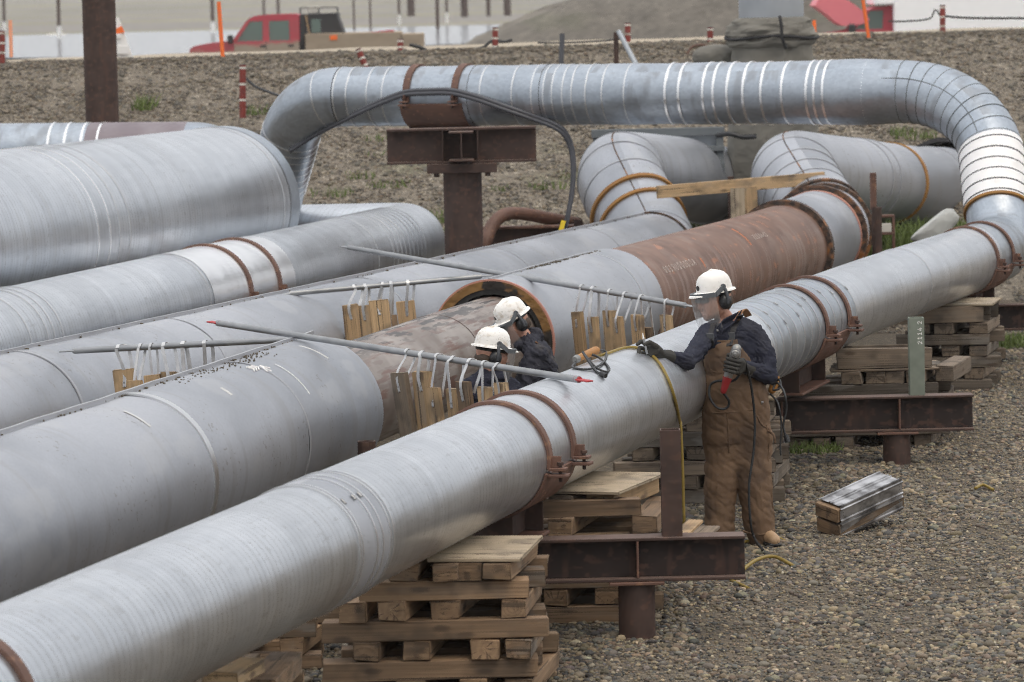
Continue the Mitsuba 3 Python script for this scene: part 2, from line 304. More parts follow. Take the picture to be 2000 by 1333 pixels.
def slope_col(p, n, uv):
    a = voronoi(p.x * 24 + p.z * 9, p.y * 24 + p.z * 17)
    b = voronoi(p.x * 55 + p.z * 21, p.y * 55 + 9)
    big = fbm(p.x * 0.5, p.y * 0.5, p.z, 4)
    c = mix(C3(0.104, 0.089, 0.072), C3(0.215, 0.186, 0.147), 0.5 * a[2] + 0.5 * b[2])
    c = mix(c, C3(0.36, 0.32, 0.26), smoothstep(0.92, 0.97, a[2]) * 0.7)
    c = c * (0.75 + 0.25 * smoothstep(0.02, 0.12, a[1] - a[0])) * (0.78 + 0.44 * big)
    g = smoothstep(0.58, 0.74, fbm(p.x * 0.8 + 5, p.y * 0.8, p.z * 0.8, 4)) * (1 - smoothstep(1.2, 2.4, p.z))
    c = mix(c, C3(0.085, 0.095, 0.045), g * 0.45)
    road = smoothstep(2.76, 2.86, p.z - 0.010 * p.x + 0.06 * noise(p.x, p.y, 1.0)) * smoothstep(60.0, 61.2, p.y + 0.5 * noise(p.x * 0.7, p.y, 3.0))
    return mix(c, C3(0.36, 0.315, 0.25), road * 0.8)
mat('slope_gravel', slope_col, 0.95, 0.0, lambda p, n, uv: -0.012 * voronoi(p.x * 24 + p.z * 9, p.y * 24 + p.z * 17)[0], eps=4e-3)
def mound_col(p, n, uv):
    c = mix(C3(0.085, 0.078, 0.068), C3(0.175, 0.158, 0.135), fbm(p.x * 2.4, p.y * 2.4, p.z * 3, 5))
    c = c * (0.8 + 0.4 * noise(p.x * 9, p.y * 9, p.z * 9))
    return mix(c, C3(0.10, 0.12, 0.055), smoothstep(0.6, 0.75, fbm(p.x * 0.6, p.y * 0.3, p.z, 3)) * 0.15)
mat('mound_gravel', mound_col, 0.95)
def plain_col(p, n, uv):
    t = dr.log(dr.maximum(p.y, 1.0))
    a = fbm(t * 14, p.x * 0.004, 1.0, 4)
    b = fbm(p.x * 0.03, p.y * 0.008, 3.0, 4)
    c = mix(C3(0.115, 0.115, 0.085), C3(0.18, 0.17, 0.13), b)
    c = c * (0.8 + 0.4 * fbm(p.x * 0.3, p.y * 0.06, 5.0, 4))
    return mix(c, C3(0.15, 0.142, 0.138), smoothstep(0.46, 0.60, a) * 0.8)
mat('tundra', plain_col, 0.95)


# ------------------------------------------------------------------ mesh helpers
def cat(ms):
    ms = [m for m in ms if m is not None]
    vs, fs, us, n = [], [], [], 0
    for m in ms:
        if not isinstance(m, tuple): m = (np.asarray(m.vertices), np.asarray(m.faces))
        v, f = np.asarray(m[0], float), np.asarray(m[1], int)
        if f.shape[1] == 4: f = np.vstack([f[:, [0, 1, 2]], f[:, [0, 2, 3]]])
        vs.append(v); fs.append(f + n); n += len(v)
        if len(m) == 3: us.append(m[2])
    out = (np.vstack(vs), np.vstack(fs))
    return (*out, np.vstack(us)) if len(us) == len(ms) else out
def norm(v): v = np.asarray(v, float); return v / np.linalg.norm(v)
def basis(x, zhint=(0, 0, 1)):
    x = norm(x); y = np.cross(zhint, x); y = norm(y); return np.stack([x, y, np.cross(x, y)], 1)
def put(m, Rm, loc):
    return (np.asarray(m[0]) @ np.asarray(Rm).T + np.asarray(loc), *m[1:])
def rotz(a): c, s = math.cos(a), math.sin(a); return np.array([[c, -s, 0], [s, c, 0], [0, 0, 1.0]])
def rotx(a): c, s = math.cos(a), math.sin(a); return np.array([[1.0, 0, 0], [0, c, -s], [0, s, c]])
def roty(a): c, s = math.cos(a), math.sin(a); return np.array([[c, 0, s], [0, 1.0, 0], [-s, 0, c]])
_cb = {}
def cbox(l, w, h, c=0.006, jit=0.0):
    """Chamfered box centred at the origin, uv along its length."""
    s = np.array([[x, y, z] for x in (-1, 1) for y in (-1, 1) for z in (-1, 1)], float)
    if 't' not in _cb:
        a = 0.8
        pts = np.array([[(1 if k == 0 else a) * p[0], (1 if k == 1 else a) * p[1], (1 if k == 2 else a) * p[2]] for p in s for k in range(3)])
        hull = trimesh.convex.convex_hull(pts)
        idx = np.array([np.argmin(np.linalg.norm(pts - v, axis=1)) for v in hull.vertices])
        f = idx[hull.faces]
        cr = np.cross(pts[f[:, 1]] - pts[f[:, 0]], pts[f[:, 2]] - pts[f[:, 0]]); ce = pts[f].mean(1)
        f[(cr * ce).sum(1) < 0] = f[(cr * ce).sum(1) < 0][:, ::-1]
        _cb['t'] = (s, f)
    s, f = _cb['t']
    half = np.array([l, w, h]) / 2
    v = []
    for p in s:
        for k in range(3):
            q = half - c; q[k] = half[k]
            v.append(p * q)
    v = np.array(v)
    if jit: v = v + np.repeat(rng.normal(0, jit, (8, 3)), 3, axis=0)
    tone = 100 * int(rng.integers(1, 4000))
    uv = np.stack([v[:, 0] + tone, v[:, 1] * 1.0 + v[:, 2] * 1.07], 1)
    uv[::3, 0] = tone + 30 + v[::3, 1]; uv[::3, 1] = v[::3, 2] + 0.06 * ((tone // 100) % 3 - 1)      # end grain
    return (v, f, uv)
def boxat(x0, x1, y0, y1, z0, z1, c=0.004):
    m = cbox(x1 - x0, y1 - y0, z1 - z0, min(c, 0.2 * min(x1 - x0, y1 - y0, z1 - z0)))
    return (m[0] + np.array([(x0 + x1) / 2, (y0 + y1) / 2, (z0 + z1) / 2]), m[1], m[2])
V = lambda *a: np.array(a, float)
def nouv(m): return (m[0], m[1])
def beam_between(p0, p1, w, h, up=(0, 0, 1), c=0.004):
    p0, p1 = np.asarray(p0, float), np.asarray(p1, float)
    m = cbox(np.linalg.norm(p1 - p0), w, h, c)
    return put(m, basis(p1 - p0, up), (p0 + p1) / 2)
def spline(pts, n=12):
    pts = np.asarray(pts, float)
    q = np.vstack([2 * pts[0] - pts[1], pts, 2 * pts[-1] - pts[-2]])
    out = []
    for i in range(1, len(q) - 2):
        t = np.linspace(0, 1, n, endpoint=False)[:, None]
        a, b, c, d = q[i - 1:i + 3]
        out.append(0.5 * (2 * b + (c - a) * t + (2 * a - 5 * b + 4 * c - d) * t ** 2 + (3 * b - 3 * c + d - a) * t ** 3))
    return np.vstack(out + [pts[-1:]])
def tube(pts, r, n=8, caps=True):
    pts = np.asarray(pts, float); k = len(pts); r = np.broadcast_to(r, k)
    t = np.gradient(pts, axis=0); t /= np.linalg.norm(t, axis=1, keepdims=True)
    N = np.cross(t[0], [0.13, 0.2, 0.97]); N /= np.linalg.norm(N)
    a = np.arange(n) * 2 * PI / n; v = []
    for i in range(k):
        N = N - t[i] * (N @ t[i]); N /= np.linalg.norm(N); B = np.cross(t[i], N)
        v.append(pts[i] + r[i] * (np.cos(a)[:, None] * N + np.sin(a)[:, None] * B))
    v = np.vstack(v)
    i, j = np.meshgrid(np.arange(k - 1), np.arange(n), indexing='ij'); i, j = i.ravel(), j.ravel(); j2 = (j + 1) % n
    f = np.vstack([np.stack([i * n + j, i * n + j2, (i + 1) * n + j2], 1), np.stack([i * n + j, (i + 1) * n + j2, (i + 1) * n + j], 1)])
    if caps:
        v = np.vstack([v, pts[:1], pts[-1:]]); e = np.arange(n); e2 = (e + 1) % n
        f = np.vstack([f, np.stack([e2, e, e * 0 + k * n], 1), np.stack([(k - 1) * n + e, (k - 1) * n + e2, e * 0 + k * n + 1], 1)])
    return (v, f)
def lathe(profile, n=32, a0=0, a1=2 * PI):
    """profile: (r, z) rows, revolved about z."""
    pr = np.asarray(profile, float); full = abs(a1 - a0 - 2 * PI) < 1e-6
    a = np.linspace(a0, a1, n, endpoint=not full)
    v = np.stack([pr[:, None, 0] * np.cos(a), pr[:, None, 0] * np.sin(a), np.broadcast_to(pr[:, None, 1], (len(pr), n))], -1).reshape(-1, 3)
    f = []
    for i in range(len(pr) - 1):
        for j in range(n if full else n - 1):
            j2 = (j + 1) % n
            f += [[i * n + j, i * n + j2, (i + 1) * n + j2], [i * n + j, (i + 1) * n + j2, (i + 1) * n + j]]
    return (v, np.array(f))
def ribbon(pts, wdir, w, th=0.003):
    pts = np.asarray(pts, float); wd = norm(wdir) * w / 2
    t = np.gradient(pts, axis=0); nn = np.cross(t, wd); nn /= np.linalg.norm(nn, axis=1, keepdims=True)
    k = len(pts); v = np.concatenate([pts + wd + nn * th, pts - wd + nn * th, pts - wd - nn * th, pts + wd - nn * th])
    f = []
    for i in range(k - 1):
        for a, b in ((0, 1), (1, 2), (2, 3), (3, 0)):
            f.append([a * k + i, b * k + i, b * k + i + 1, a * k + i + 1])
    f += [[0, 3 * k, 2 * k, k], [k - 1, 2 * k - 1, 3 * k - 1, 4 * k - 1]]
    return (v, np.array(f))
def extrude(poly, depth):
    """polygon (x, z) extruded along y from -depth/2 to depth/2."""
    from shapely.geometry import Polygon
    m = trimesh.creation.extrude_polygon(Polygon(poly), depth, engine='earcut')
    v = np.array(m.vertices); v = np.stack([v[:, 0], depth / 2 - v[:, 2], v[:, 1]], 1)
    return (v, np.array(m.faces))


# ------------------------------------------------------------------ terrain
def gh(X, Y):
    X, Y = np.asarray(X, float), np.asarray(Y, float)
    q = np.stack(np.broadcast_arrays(X, Y, 0 * X), -1)
    sm = lambda t: np.clip(t, 0, 1) ** 2 * (3 - 2 * np.clip(t, 0, 1))
    lump = meshkit.fbm(q * 0.8, 4, 3) - 0.5
    z = 0.05 * (meshkit.fbm(q * 0.35, 3, 5) - 0.5) * sm((Y - 15) / 4)
    ax = np.interp(Y, [10, 24.2, 32.06, 39.4, 48], [-3.4, 0.14, 2.21, 4.45, 7.2]); u = X - ax - (0.95 - 0.5 * sm((Y - 31) / 6))
    ub = np.maximum(u, 0); bank = 0.48 * (np.sqrt(ub * ub + 0.36) - 0.6) * (u > 0)
    wob_ = 0.35 * (meshkit.fbm(np.stack(np.broadcast_arrays((X - ax) * 0.2, Y * 0.25, 0 * X), -1), 2, 31) - 0.5)
    bank = bank + (u > 0) * (0.10 * sm((u + wob_ - 0.25) / 0.28) + 0.11 * sm((u + wob_ - 1.15) / 0.3))
    bank = np.minimum(bank, 1.5) * (1 - sm((Y - 41) / 5)) 
    z = z + bank * + 0.05 * (meshkit.fbm(q * 0.6, 2, 12) - 0.5) * sm(ub / 0.6) * (1 - sm((Y - 41) / 5))
    t = np.clip((Y - 48.6) / 11.2, 0, 1); ramp = 0.75 * t + 0.25 * sm(t)
    down = sm((Y - 66.5) / 6.0)
    z = z + (2.93 + 0.010 * np.clip(X, -9, 9)) * ramp - 1.63 * down + lump * (0.15 * sm((Y - 48) / 3) * (1 - 0.7 * sm((Y - 58) / 2.5)))
    mh = np.interp(X, [-2.5, -0.9, 1.9, 5, 9, 14, 40, 60], [0, 1.15, 2.15, 2.6, 3.6, 4.2, 4.2, 0])
    z = z + mh * sm((Y - 104) / 6) * (1 - sm((Y - 125) / 10)) * (1 + 0.18 * lump)
    far = np.maximum(Y - 400, 0) * 0.0036
    z = z + far + np.where(Y > 160, 2.0 * (meshkit.fbm(q * 0.006, 3, 8) - 0.5) * sm((Y - 420) / 300), 0)
    return z
def crest(x, y, lo=50, hi=70):
    """Where the line of sight meets the terrain."""
    ds = np.linspace(lo, hi, 1500); q = np.array([P(x, y, d) for d in ds]); g = gh(q[:, 0], q[:, 1]); i_ = np.nonzero(q[:, 2] <= g)[0]
    return q[i_[0]] if len(i_) else q[np.argmin(q[:, 2] - g)]

# ------------------------------------------------------------------ pipes
class Path:
    def __init__(self, pts, radii, step=0.04):
        pts = [np.asarray(p, float) for p in pts]; out = [pts[0]]
        for i in range(1, len(pts) - 1):
            a, b, c = pts[i - 1], pts[i], pts[i + 1]
            d0, d1 = norm(a - b), norm(c - b); ang = math.acos(np.clip(d0 @ d1, -1, 1)); turn = PI - ang
            if turn < 1e-3:
                out.append(b); continue
            r = radii[i - 1]; tl = r * math.tan(turn / 2)
            s, e = b + d0 * tl, b + d1 * tl
            ctr = b + norm(d0 + d1) * (r / math.cos(turn / 2))
            k = max(3, int(r * turn / step)); u, w = s - ctr, e - ctr
            for q in np.linspace(0, 1, k + 1):
                out.append(ctr + (math.sin((1 - q) * turn) * u + math.sin(q * turn) * w) / math.sin(turn))
        out.append(pts[-1]); out = np.array(out)
        L = np.concatenate([[0], np.cumsum(np.linalg.norm(np.diff(out, axis=0), axis=1))])
        keep = np.concatenate([[True], np.diff(L) > 1e-4]); out, L = out[keep], L[keep]
        n = int(L[-1] / step); self.s = np.linspace(0, L[-1], n)
        self.p = np.stack([np.interp(self.s, L, out[:, k]) for k in range(3)], 1)
        t = np.gradient(self.p, axis=0); 
        for _ in range(2): t[1:-1] = (t[:-2] + 2 * t[1:-1] + t[2:]) / 4
        self.t = t / np.linalg.norm(t, axis=1, keepdims=True)
        N = np.array([0, 0, 1.0]); Ns = []
        for q in self.t:
            N = N - q * (N @ q); N /= np.linalg.norm(N); Ns.append(N)
        self.N = np.array(Ns); self.L = L[-1]
        self.proj = np.array([px(q) for q in self.p])
    def at(self, s):
        f = lambda a: np.array([np.interp(s, self.s, a[:, k]) for k in range(3)])
        t, N = norm(f(self.t)), f(self.N); N = norm(N - t * (N @ t))
        return f(self.p), t, N, np.cross(t, N)
    def s_px(self, x, lo=0.0, hi=1e9):
        k = (self.s >= lo) & (self.s <= hi); xs = self.proj[k, 0] - x; ss = self.s[k]
        i = np.nonzero(np.sign(xs[:-1]) != np.sign(xs[1:]))[0]
        if len(i) == 0: return ss[np.argmin(np.abs(xs))]
        i = i[0]; return ss[i] + (ss[i + 1] - ss[i]) * xs[i] / (xs[i] - xs[i + 1])
    def sweep(self, s0, s1, r, n=72, ds=0.08, a0=0.0, a1=2 * PI):
        k = max(2, int(math.ceil((s1 - s0) / ds)) + 1); ss = np.linspace(s0, s1, k)
        a = np.linspace(a0, a1, n + 1); v, uv = [], []
        for s in ss:
            c, t, N, B = self.at(s); rr = r(s, a) if callable(r) else r
            v.append(c + (np.cos(a) * rr)[:, None] * N + (np.sin(a) * rr)[:, None] * B)
            uv.append(np.stack([a / (2 * PI), a * 0 + s], 1))
        i, j = np.meshgrid(np.arange(k - 1), np.arange(n), indexing='ij'); i, j = i.ravel(), j.ravel(); m = n + 1
        f = np.vstack([np.stack([i * m + j, (i + 1) * m + j + 1, i * m + j + 1], 1), np.stack([i * m + j, (i + 1) * m + j, (i + 1) * m + j + 1], 1)])
        return (np.vstack(v), f, np.vstack(uv))
    def ring(self, s, w, r0, r1, a0=0.0, a1=2 * PI, n=64, true_up=False):
        """Flat bar of width w bent round the pipe between the radii r0 and r1."""
        c, t, N, B = self.at(s); full = a1 - a0 > 6.28
        if true_up: N = norm(np.array([0, 0, 1.0]) - t * t[2]); B = np.cross(t, N)
        a = np.linspace(a0, a1, n + 1)[:, None]; e = np.cos(a) * N + np.sin(a) * B
        rows = [c + e * r0 - t * w / 2, c + e * r1 - t * w / 2, c + e * r1 + t * w / 2, c + e * r0 + t * w / 2]
        v = np.vstack(rows); m = n + 1; f = []
        for x, y in ((0, 1), (1, 2), (2, 3), (3, 0)):
            for j in range(n):
                f.append([x * m + j, y * m + j, y * m + j + 1, x * m + j + 1])
        if not full: f += [[0, 3 * m, 2 * m, m], [n, m + n, 2 * m + n, 3 * m + n]]
        return (v, np.array(f))
    def local(self, s, t0, t1, b0, b1, n0, n1, c=0.003):
        """Box in the pipe's own axes at s: along, right, up."""
        o, t, N, B = self.at(s); up = norm(np.array([0, 0, 1.0]) - t * t[2]) if abs(t[2]) < 0.7 else N; rt = np.cross(t, up)
        m = boxat(t0, t1, b0, b1, n0, n1, c)
        return put(m, np.stack([t, rt, up], 1), o)
    def surf(self, s, a, r):
        c, t, N, B = self.at(s); return c + r * (math.cos(a) * N + math.sin(a) * B)
    def hit(self, x, y, r):
        """First point where the line of sight through the pixel meets the pipe of radius r."""
        v = norm(ray(x, y)); best = None
        for i in range(len(self.s) - 1):
            c, t = self.p[i], self.t[i]
            q = EYE - c; a = v - t * (v @ t); b = q - t * (q @ t)
            A, Bq, Cq = a @ a, 2 * a @ b, b @ b - r * r; D = Bq * Bq - 4 * A * Cq
            if D < 0: continue
            k = (-Bq - math.sqrt(D)) / (2 * A); h = EYE + k * v
            if abs((h - c) @ t) < 0.03 and (best is None or k < best[0]): best = (k, h, norm((h - c) - t * ((h - c) @ t)))
        return best
def disc(path, s, r, n=48):
    c, t, N, B = path.at(s); a = np.arange(n) * 2 * PI / n
    v = np.vstack([c + r * (np.cos(a)[:, None] * N + np.sin(a)[:, None] * B), [c]]); e = np.arange(n)
    return (v, np.stack([e, (e + 1) % n, e * 0 + n], 1))

R1 = 0.318
def saddle(path, sa, sb, R, base_drop, label, both=True, visible=1, feet=True):
    """Two bent straps bolted to a cradle on a foot."""
    k = thing('pipe_saddle', label, 'pipe clamp', 'pipe saddles with two straps')
    for s in (sa, sb):
        st = part(k, 'strap', nouv(path.ring(s, 0.075, R + 0.002, R + 0.020, -1.72, 1.72, true_up=True)), 'rust_red', 30)
        for sd in (1, -1):
            b0, b1 = sorted((sd * (R + 0.004), sd * (R + 0.105)))
            part(st, 'ear', path.local(s, -0.04, 0.04, b0, b1, -0.062, -0.044), 'rust_red')
            part(st, 'gusset', path.local(s, -0.006, 0.006, *sorted((sd * (R + 0.012), sd * (R + 0.075))), -0.044, 0.022), 'rust_red')
            part(k, 'lug', path.local(s, -0.05, 0.05, *sorted((sd * (R + 0.004), sd * (R + 0.115))), -0.098, -0.08), 'rust_red')
            o, t, N, B = path.at(s); up = norm(np.array([0, 0, 1.0]) - t * t[2]); rt = np.cross(t, up); q = o + rt * sd * (R + 0.07)
            part(k, 'bolt', tube([q - up * 0.125, q - up * 0.03, q - up * 0.03, q - up * 0.012], [0.011, 0.011, 0.02, 0.02], 8), 'rust_dark')
    part(k, 'cradle', nouv(path.ring((sa + sb) / 2, sb - sa + 0.16, R + 0.003, R + 0.018, 1.80, 2 * PI - 1.80, true_up=True)), 'rust_red', 30)
    sm, hl = (sa + sb) / 2, (sb - sa) / 2 + 0.07
    part(k, 'web', path.local(sm, -hl, hl, -0.012, 0.012, -base_drop + 0.02, -R - 0.01), 'rust_dark')
    for t0 in (-hl, hl - 0.014):
        part(k, 'rib', path.local(sm, t0, t0 + 0.014, -0.12, 0.12, -base_drop + 0.02, -R + 0.04), 'rust_dark')
    part(k, 'foot', path.local(sm, -hl - 0.03, hl + 0.03, -0.15, 0.15, -base_drop, -base_drop + 0.02), 'rust_red')
    return k
def chain(*specs):
    """Pixel columns of ring centres on a path -> arc positions."""
    return specs

# --- the front pipe and its raised loop
a0 = Z(0, 1352, 1.1); a1 = Z(1050, 858, 1.1)
back = a0 + (a0 - a1) * 0.62
p1 = Path([back, a1, Z(1550, 635, 1.1), Z(1700, 575, 1.1), Z(1955, 486, 1.1), P(1925, 178, 41.9), P(588, 190, 45.0), P(520, 440, 46.2), P(100, 500, 47.5)],
          [60, 60, 60, 0.50, 1.15, 0.85, 0.5])
pipe1 = thing('insulated_pipe', 'long ribbed silver pipe in front that rises into a raised loop behind', 'pipe')
sEnd = p1.s_px(1890)
sUp = sEnd + 0.42
i_top = np.argmax(p1.p[:, 2]); s_loop = p1.s[i_top]
s_w0, s_w1 = None, None
ys = p1.proj[:, 1]; seg = (p1.s > sEnd + 0.3) & (p1.s < sEnd + 3.2)
def s_py(y, lo, hi):
    k = (p1.s > lo) & (p1.s < hi); return p1.s[k][np.argmin(np.abs(p1.proj[k, 1] - y))]
s_w0, s_w1 = s_py(415, sEnd + 0.25, sEnd + 3), s_py(292, sEnd + 0.3, sEnd + 3)
def dents(s, a):
    return R1 + 0.003 * np.sin(a * 2 + s) * (np.sin(s * 0.7) > 0)
jb = [p1.s_px(x) for x in (578, 640)]
jc = [p1.s_px(x) for x in (1432, 1596)]
segs = [(0, jb[0], 'aluminium_ribbed', R1, 'cladding'), (jb[0], jb[1], 'zinc_smooth', R1 + 0.004, 'joint_sleeve'), (jb[1], jc[0], 'aluminium_ribbed', R1, 'cladding'),
        (jc[0], jc[1], 'galvanised', R1 + 0.004, 'joint_sleeve'), (jc[1], sEnd + 0.1, 'aluminium_ribbed', R1, 'cladding'), (sEnd + 0.1, s_w0, 'galvanised', R1 - 0.004, 'cladding')]
for s0, s1, mt, r, nm in segs:
    part(pipe1, nm, p1.sweep(s0, s1, r, 96, 0.06), mt, True)
part(pipe1, 'white_sleeve', p1.sweep(s_w0, s_w1, lambda s, a: R1 + 0.012 + 0.004 * np.sin(s * 40) ** 2, 80, 0.03), 'white_wrap', True, label='white wrapped section of the bend')
def loop_r(s, a):
    x = np.interp(s, p1.s, p1.proj[:, 0])
    return 0.324 + 0.020 * np.exp(-((x - 1660) / 70) ** 2) + 0.003 * math.sin(s * 7) 
part(pipe1, 'loop_cladding', p1.sweep(s_w1, p1.L, loop_r, 80, 0.05), 'galvanised', True, label='blue grey galvanised cladding of the loop')
for x in (578, 583, 612, 624, 640, 646): part(pipe1, 'band', nouv(p1.ring(p1.s_px(x), 0.018, R1, R1 + 0.009)), 'band_metal', 30)
for x in (586, 606, 618): # small closure clips on the joint bands
    s = p1.s_px(x)
    for a in (0.75,):
        c, t, N, B = p1.at(s); q = p1.surf(s, a, R1 + 0.012)
        part(pipe1, 'clip', put(cbox(0.02, 0.04, 0.010), np.stack([t, norm(np.cross(t, q - c)), norm(q - c)], 1), q), 'tube_steel')
for x in (1432, 1446, 1462, 1476, 1490, 1505, 1520, 1552, 1568, 1596):
    s = p1.s_px(x); part(pipe1, 'band', nouv(p1.ring(s, 0.02, R1, R1 + 0.009)), 'band_metal', 30)
    for a in (rng.uniform(0.5, 1.1),):
        c, t, N, B = p1.at(s); q = p1.surf(s, a, R1 + 0.012)
        part(pipe1, 'clip', put(cbox(0.022, 0.04, 0.010), np.stack([t, norm(np.cross(t, q - c)), norm(q - c)], 1), q), 'tube_steel')
part(pipe1, 'seam', nouv(p1.ring(p1.s_px(1752), 0.03, R1, R1 + 0.006)), 'band_metal', 30)
lo, hi = s_w1 + 0.3, p1.L
for x in (1700, 1664, 1626, 1609, 1594, 1546, 1506, 1471, 1440, 1413, 1393, 1346, 1320): part(pipe1, 'band', nouv(p1.ring(p1.s_px(x, lo, hi), 0.024, 0.322, 0.341 if x > 1590 else 0.335)), 'band_bright', 30, label='bright strap on the loop')
for x in (1240, 1197, 1165, 1138, 1120, 1100, 1083, 1060, 1022, 960, 770, 740, 700, 675, 640): part(pipe1, 'band', nouv(p1.ring(p1.s_px(x, lo, hi), 0.016, 0.320, 0.331)), 'band_metal', 30)
for x in (1075, 935, 672): part(pipe1, 'tie', nouv(p1.ring(p1.s_px(x, lo, hi), 0.006, 0.322, 0.331)), 'rubber', 30)
sb0, sb1 = s_w1 + 0.02, p1.s_px(1715, lo, hi)
for s in np.linspace(sb0, sb1, 12): part(pipe1, 'tie', nouv(p1.ring(s, 0.007, 0.320, 0.329)), 'frame_grey', 30)
for a in (0.9,):
    ss = np.linspace(sb0, sb1, 40); part(pipe1, 'seam', tube(np.array([p1.surf(s, -0.35, 0.326) for s in ss]), 0.005, 6), 'frame_grey')
for s in np.linspace(s_w0 + 0.04, s_w1 - 0.06, 6): part(pipe1, 'tie', nouv(p1.ring(s, 0.011, R1 + 0.008, R1 + 0.021)), 'cable_grey', 30)
part(pipe1, 'tie', nouv(p1.ring(s_w0 - 0.005, 0.03, R1 - 0.01, R1 + 0.022)), 'ochre_band', 30)
sl = p1.s_px(560, lo, hi)
for s in np.linspace(sl - 0.25, sl + 0.5, 9): part(pipe1, 'band', nouv(p1.ring(s, 0.014, 0.320, 0.331)), 'band_metal', 30)
drop1 = 1.1 - 0.585
saddle(p1, p1.s_px(-160), p1.s_px(-92), R1, drop1, 'rust brown pipe saddle cut off by the bottom left corner')
K2 = saddle(p1, p1.s_px(965), p1.s_px(1014), R1, drop1, 'rust brown pipe saddle on the front pipe above the nearest steel beam')
K3 = saddle(p1, p1.s_px(1534), p1.s_px(1579), R1 + 0.008, drop1, 'rust brown pipe saddle on the front pipe right of the standing worker')
K4 = saddle(p1, p1.s_px(1884), p1.s_px(1915), R1, drop1, 'rust brown pipe saddle at the far right end of the front pipe')
K5 = saddle(p1, p1.s_px(912, lo, hi), p1.s_px(818, lo, hi), 0.327, 0.40, 'rust brown pipe saddle strapping the raised loop to its post') if p1.s_px(912, lo, hi) < p1.s_px(818, lo, hi) else None

# --- the cut pipe
RP2 = 0.5
c2a, c2b, c2c = Z(607, 805, 1.0), Z(962, 667, 1.0), Z(1536, 492, 1.0)
p2 = Path([c2a + (c2a - c2b) * 2.4, c2a, c2b, c2c, P(1614, 452, 46.0), P(1543, 338, 47.4), P(1790, 364, 52.0), P(1860, 362, 54.5)], [60, 80, 60, 0.6, 0.8, 1.5], 0.03)
pipe2 = thing('cut_pipe', 'large smooth grey pipe cut open in the middle beside the two crouching workers', 'pipe')
s2a, s2b, s2c, s2r = p2.s_px(607), p2.s_px(962), p2.s_px(1188), p2.s_px(1530)
s2d = p2.s_px(1596)
s2end = p2.L
wob = lambda R, amp, sd: (lambda s, a: R + amp * (meshkit.noise(np.stack([np.cos(a) * 2, np.sin(a) * 2, a * 0 + s * 0.8], -1), sd) - 0.5))
part(pipe2, 'cladding', p2.sweep(0, s2a, wob(RP2, 0.012, 1), 96, 0.1), 'zinc_smooth', True)
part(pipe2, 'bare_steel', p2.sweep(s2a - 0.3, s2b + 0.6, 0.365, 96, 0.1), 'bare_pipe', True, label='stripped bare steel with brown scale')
part(pipe2, 'weld', nouv(p2.ring(p2.s_px(850), 0.018, 0.36, 0.3675)), 'rust_dark', 30)
part(pipe2, 'cladding', p2.sweep(s2b, s2c, wob(RP2, 0.010, 2), 96, 0.1), 'zinc_smooth', True)
part(pipe2, 'rusty_length', p2.sweep(s2c - 0.05, s2r + 0.2, 0.478, 96, 0.1), 'rust_pipe', True, label='rust brown uninsulated length')
part(pipe2, 'cladding', p2.sweep(s2r, s2d, wob(RP2, 0.010, 3), 96, 0.1), 'zinc_smooth', True)
part(pipe2, 'cladding', p2.sweep(s2d, s2end, wob(RP2, 0.010, 4), 80, 0.06), 'zinc_smooth', True, label='bent grey cladding of the offset')
part(pipe2, 'end_cap', disc(p2, 0.0, RP2), 'zinc_band')
part(pipe2, 'end_cap', disc(p2, s2a - 0.02, RP2 - 0.003), 'black_mastic')
part(pipe2, 'insulation', nouv(p2.ring(s2b + 0.03, 0.10, 0.425, 0.490, n=96)), 'foam', 30, label='ochre foam insulation in the cut face')
part(pipe2, 'black_ring', nouv(p2.ring(s2b + 0.05, 0.10, 0.385, 0.428, n=96)), 'black_mastic', 30)
part(pipe2, 'rim', nouv(p2.ring(s2b + 0.01, 0.035, 0.488, 0.5045, n=96)), 'pink_edge', 30)
part(pipe2, 'flange', nouv(p2.ring(s2r - 0.02, 0.13, 0.474, 0.535, n=96)), 'tar_flange', 30, label='tarry rust orange ring at the end of the rusty length')
part(pipe2, 'rim', nouv(p2.ring(s2d - 0.14, 0.10, 0.49, 0.508)), 'pink_edge', 30)
part(pipe2, 'flange', nouv(p2.ring(s2d + 0.0, 0.10, 0.495, 0.56, n=96)), 'tar_flange', 30)
# rings on the offset
k = (p2.s > s2d + 0.15)
s_r2 = s2d + 0.78; s_r3 = s2d + 1.10
part(pipe2, 'flange', nouv(p2.ring(s_r2, 0.05, 0.495, 0.545, n=96)), 'tar_flange', 30)
part(pipe2, 'flange', nouv(p2.ring(s_r3, 0.04, 0.495, 0.530, n=96)), 'tar_flange', 30)
for x in (1668, 1684): part(pipe2, 'band', nouv(p2.ring(p2.s_px(x, s2d + 1.6), 0.03, 0.5, 0.512)), 'zinc_band', 30)
part(pipe2, 'band', nouv(p2.ring(p2.s_px(1735, s2d + 1.6), 0.10, 0.5, 0.514)), 'ochre_band', 30, label='orange brown band near the buried end')
part(pipe2, 'band', nouv(p2.ring(p2.s_px(1812, s2d + 1.6), 0.03, 0.5, 0.512)), 'zinc_band', 30)
for x, w, o in ((258, 0.075, 0.012), (455, 0.02, 0.006), (-215, 0.09, 0.014)):
    part(pipe2, 'band', nouv(p2.ring(p2.s_px(x), w, RP2, RP2 + o, n=96)), 'band_metal' if w > 0.05 else 'zinc_band', 30)
part(pipe2, 'band', nouv(p2.ring(p2.s_px(1150), 0.015, RP2, RP2 + 0.006, n=96)), 'band_metal', 30)
def seam(path, s0, s1, R, a=-0.06, h=0.03, w=0.018):
    ss = np.arange(s0, s1, 0.12); q = []
    for i, s in enumerate(ss):
        q.append(path.surf(s, a + 0.012 * math.sin(s * 3.1) + 0.01 * math.sin(s * 9), R + h / 2 - 0.004))
    return ribbon(np.array(q), (0, 0, 1), h, w / 2)
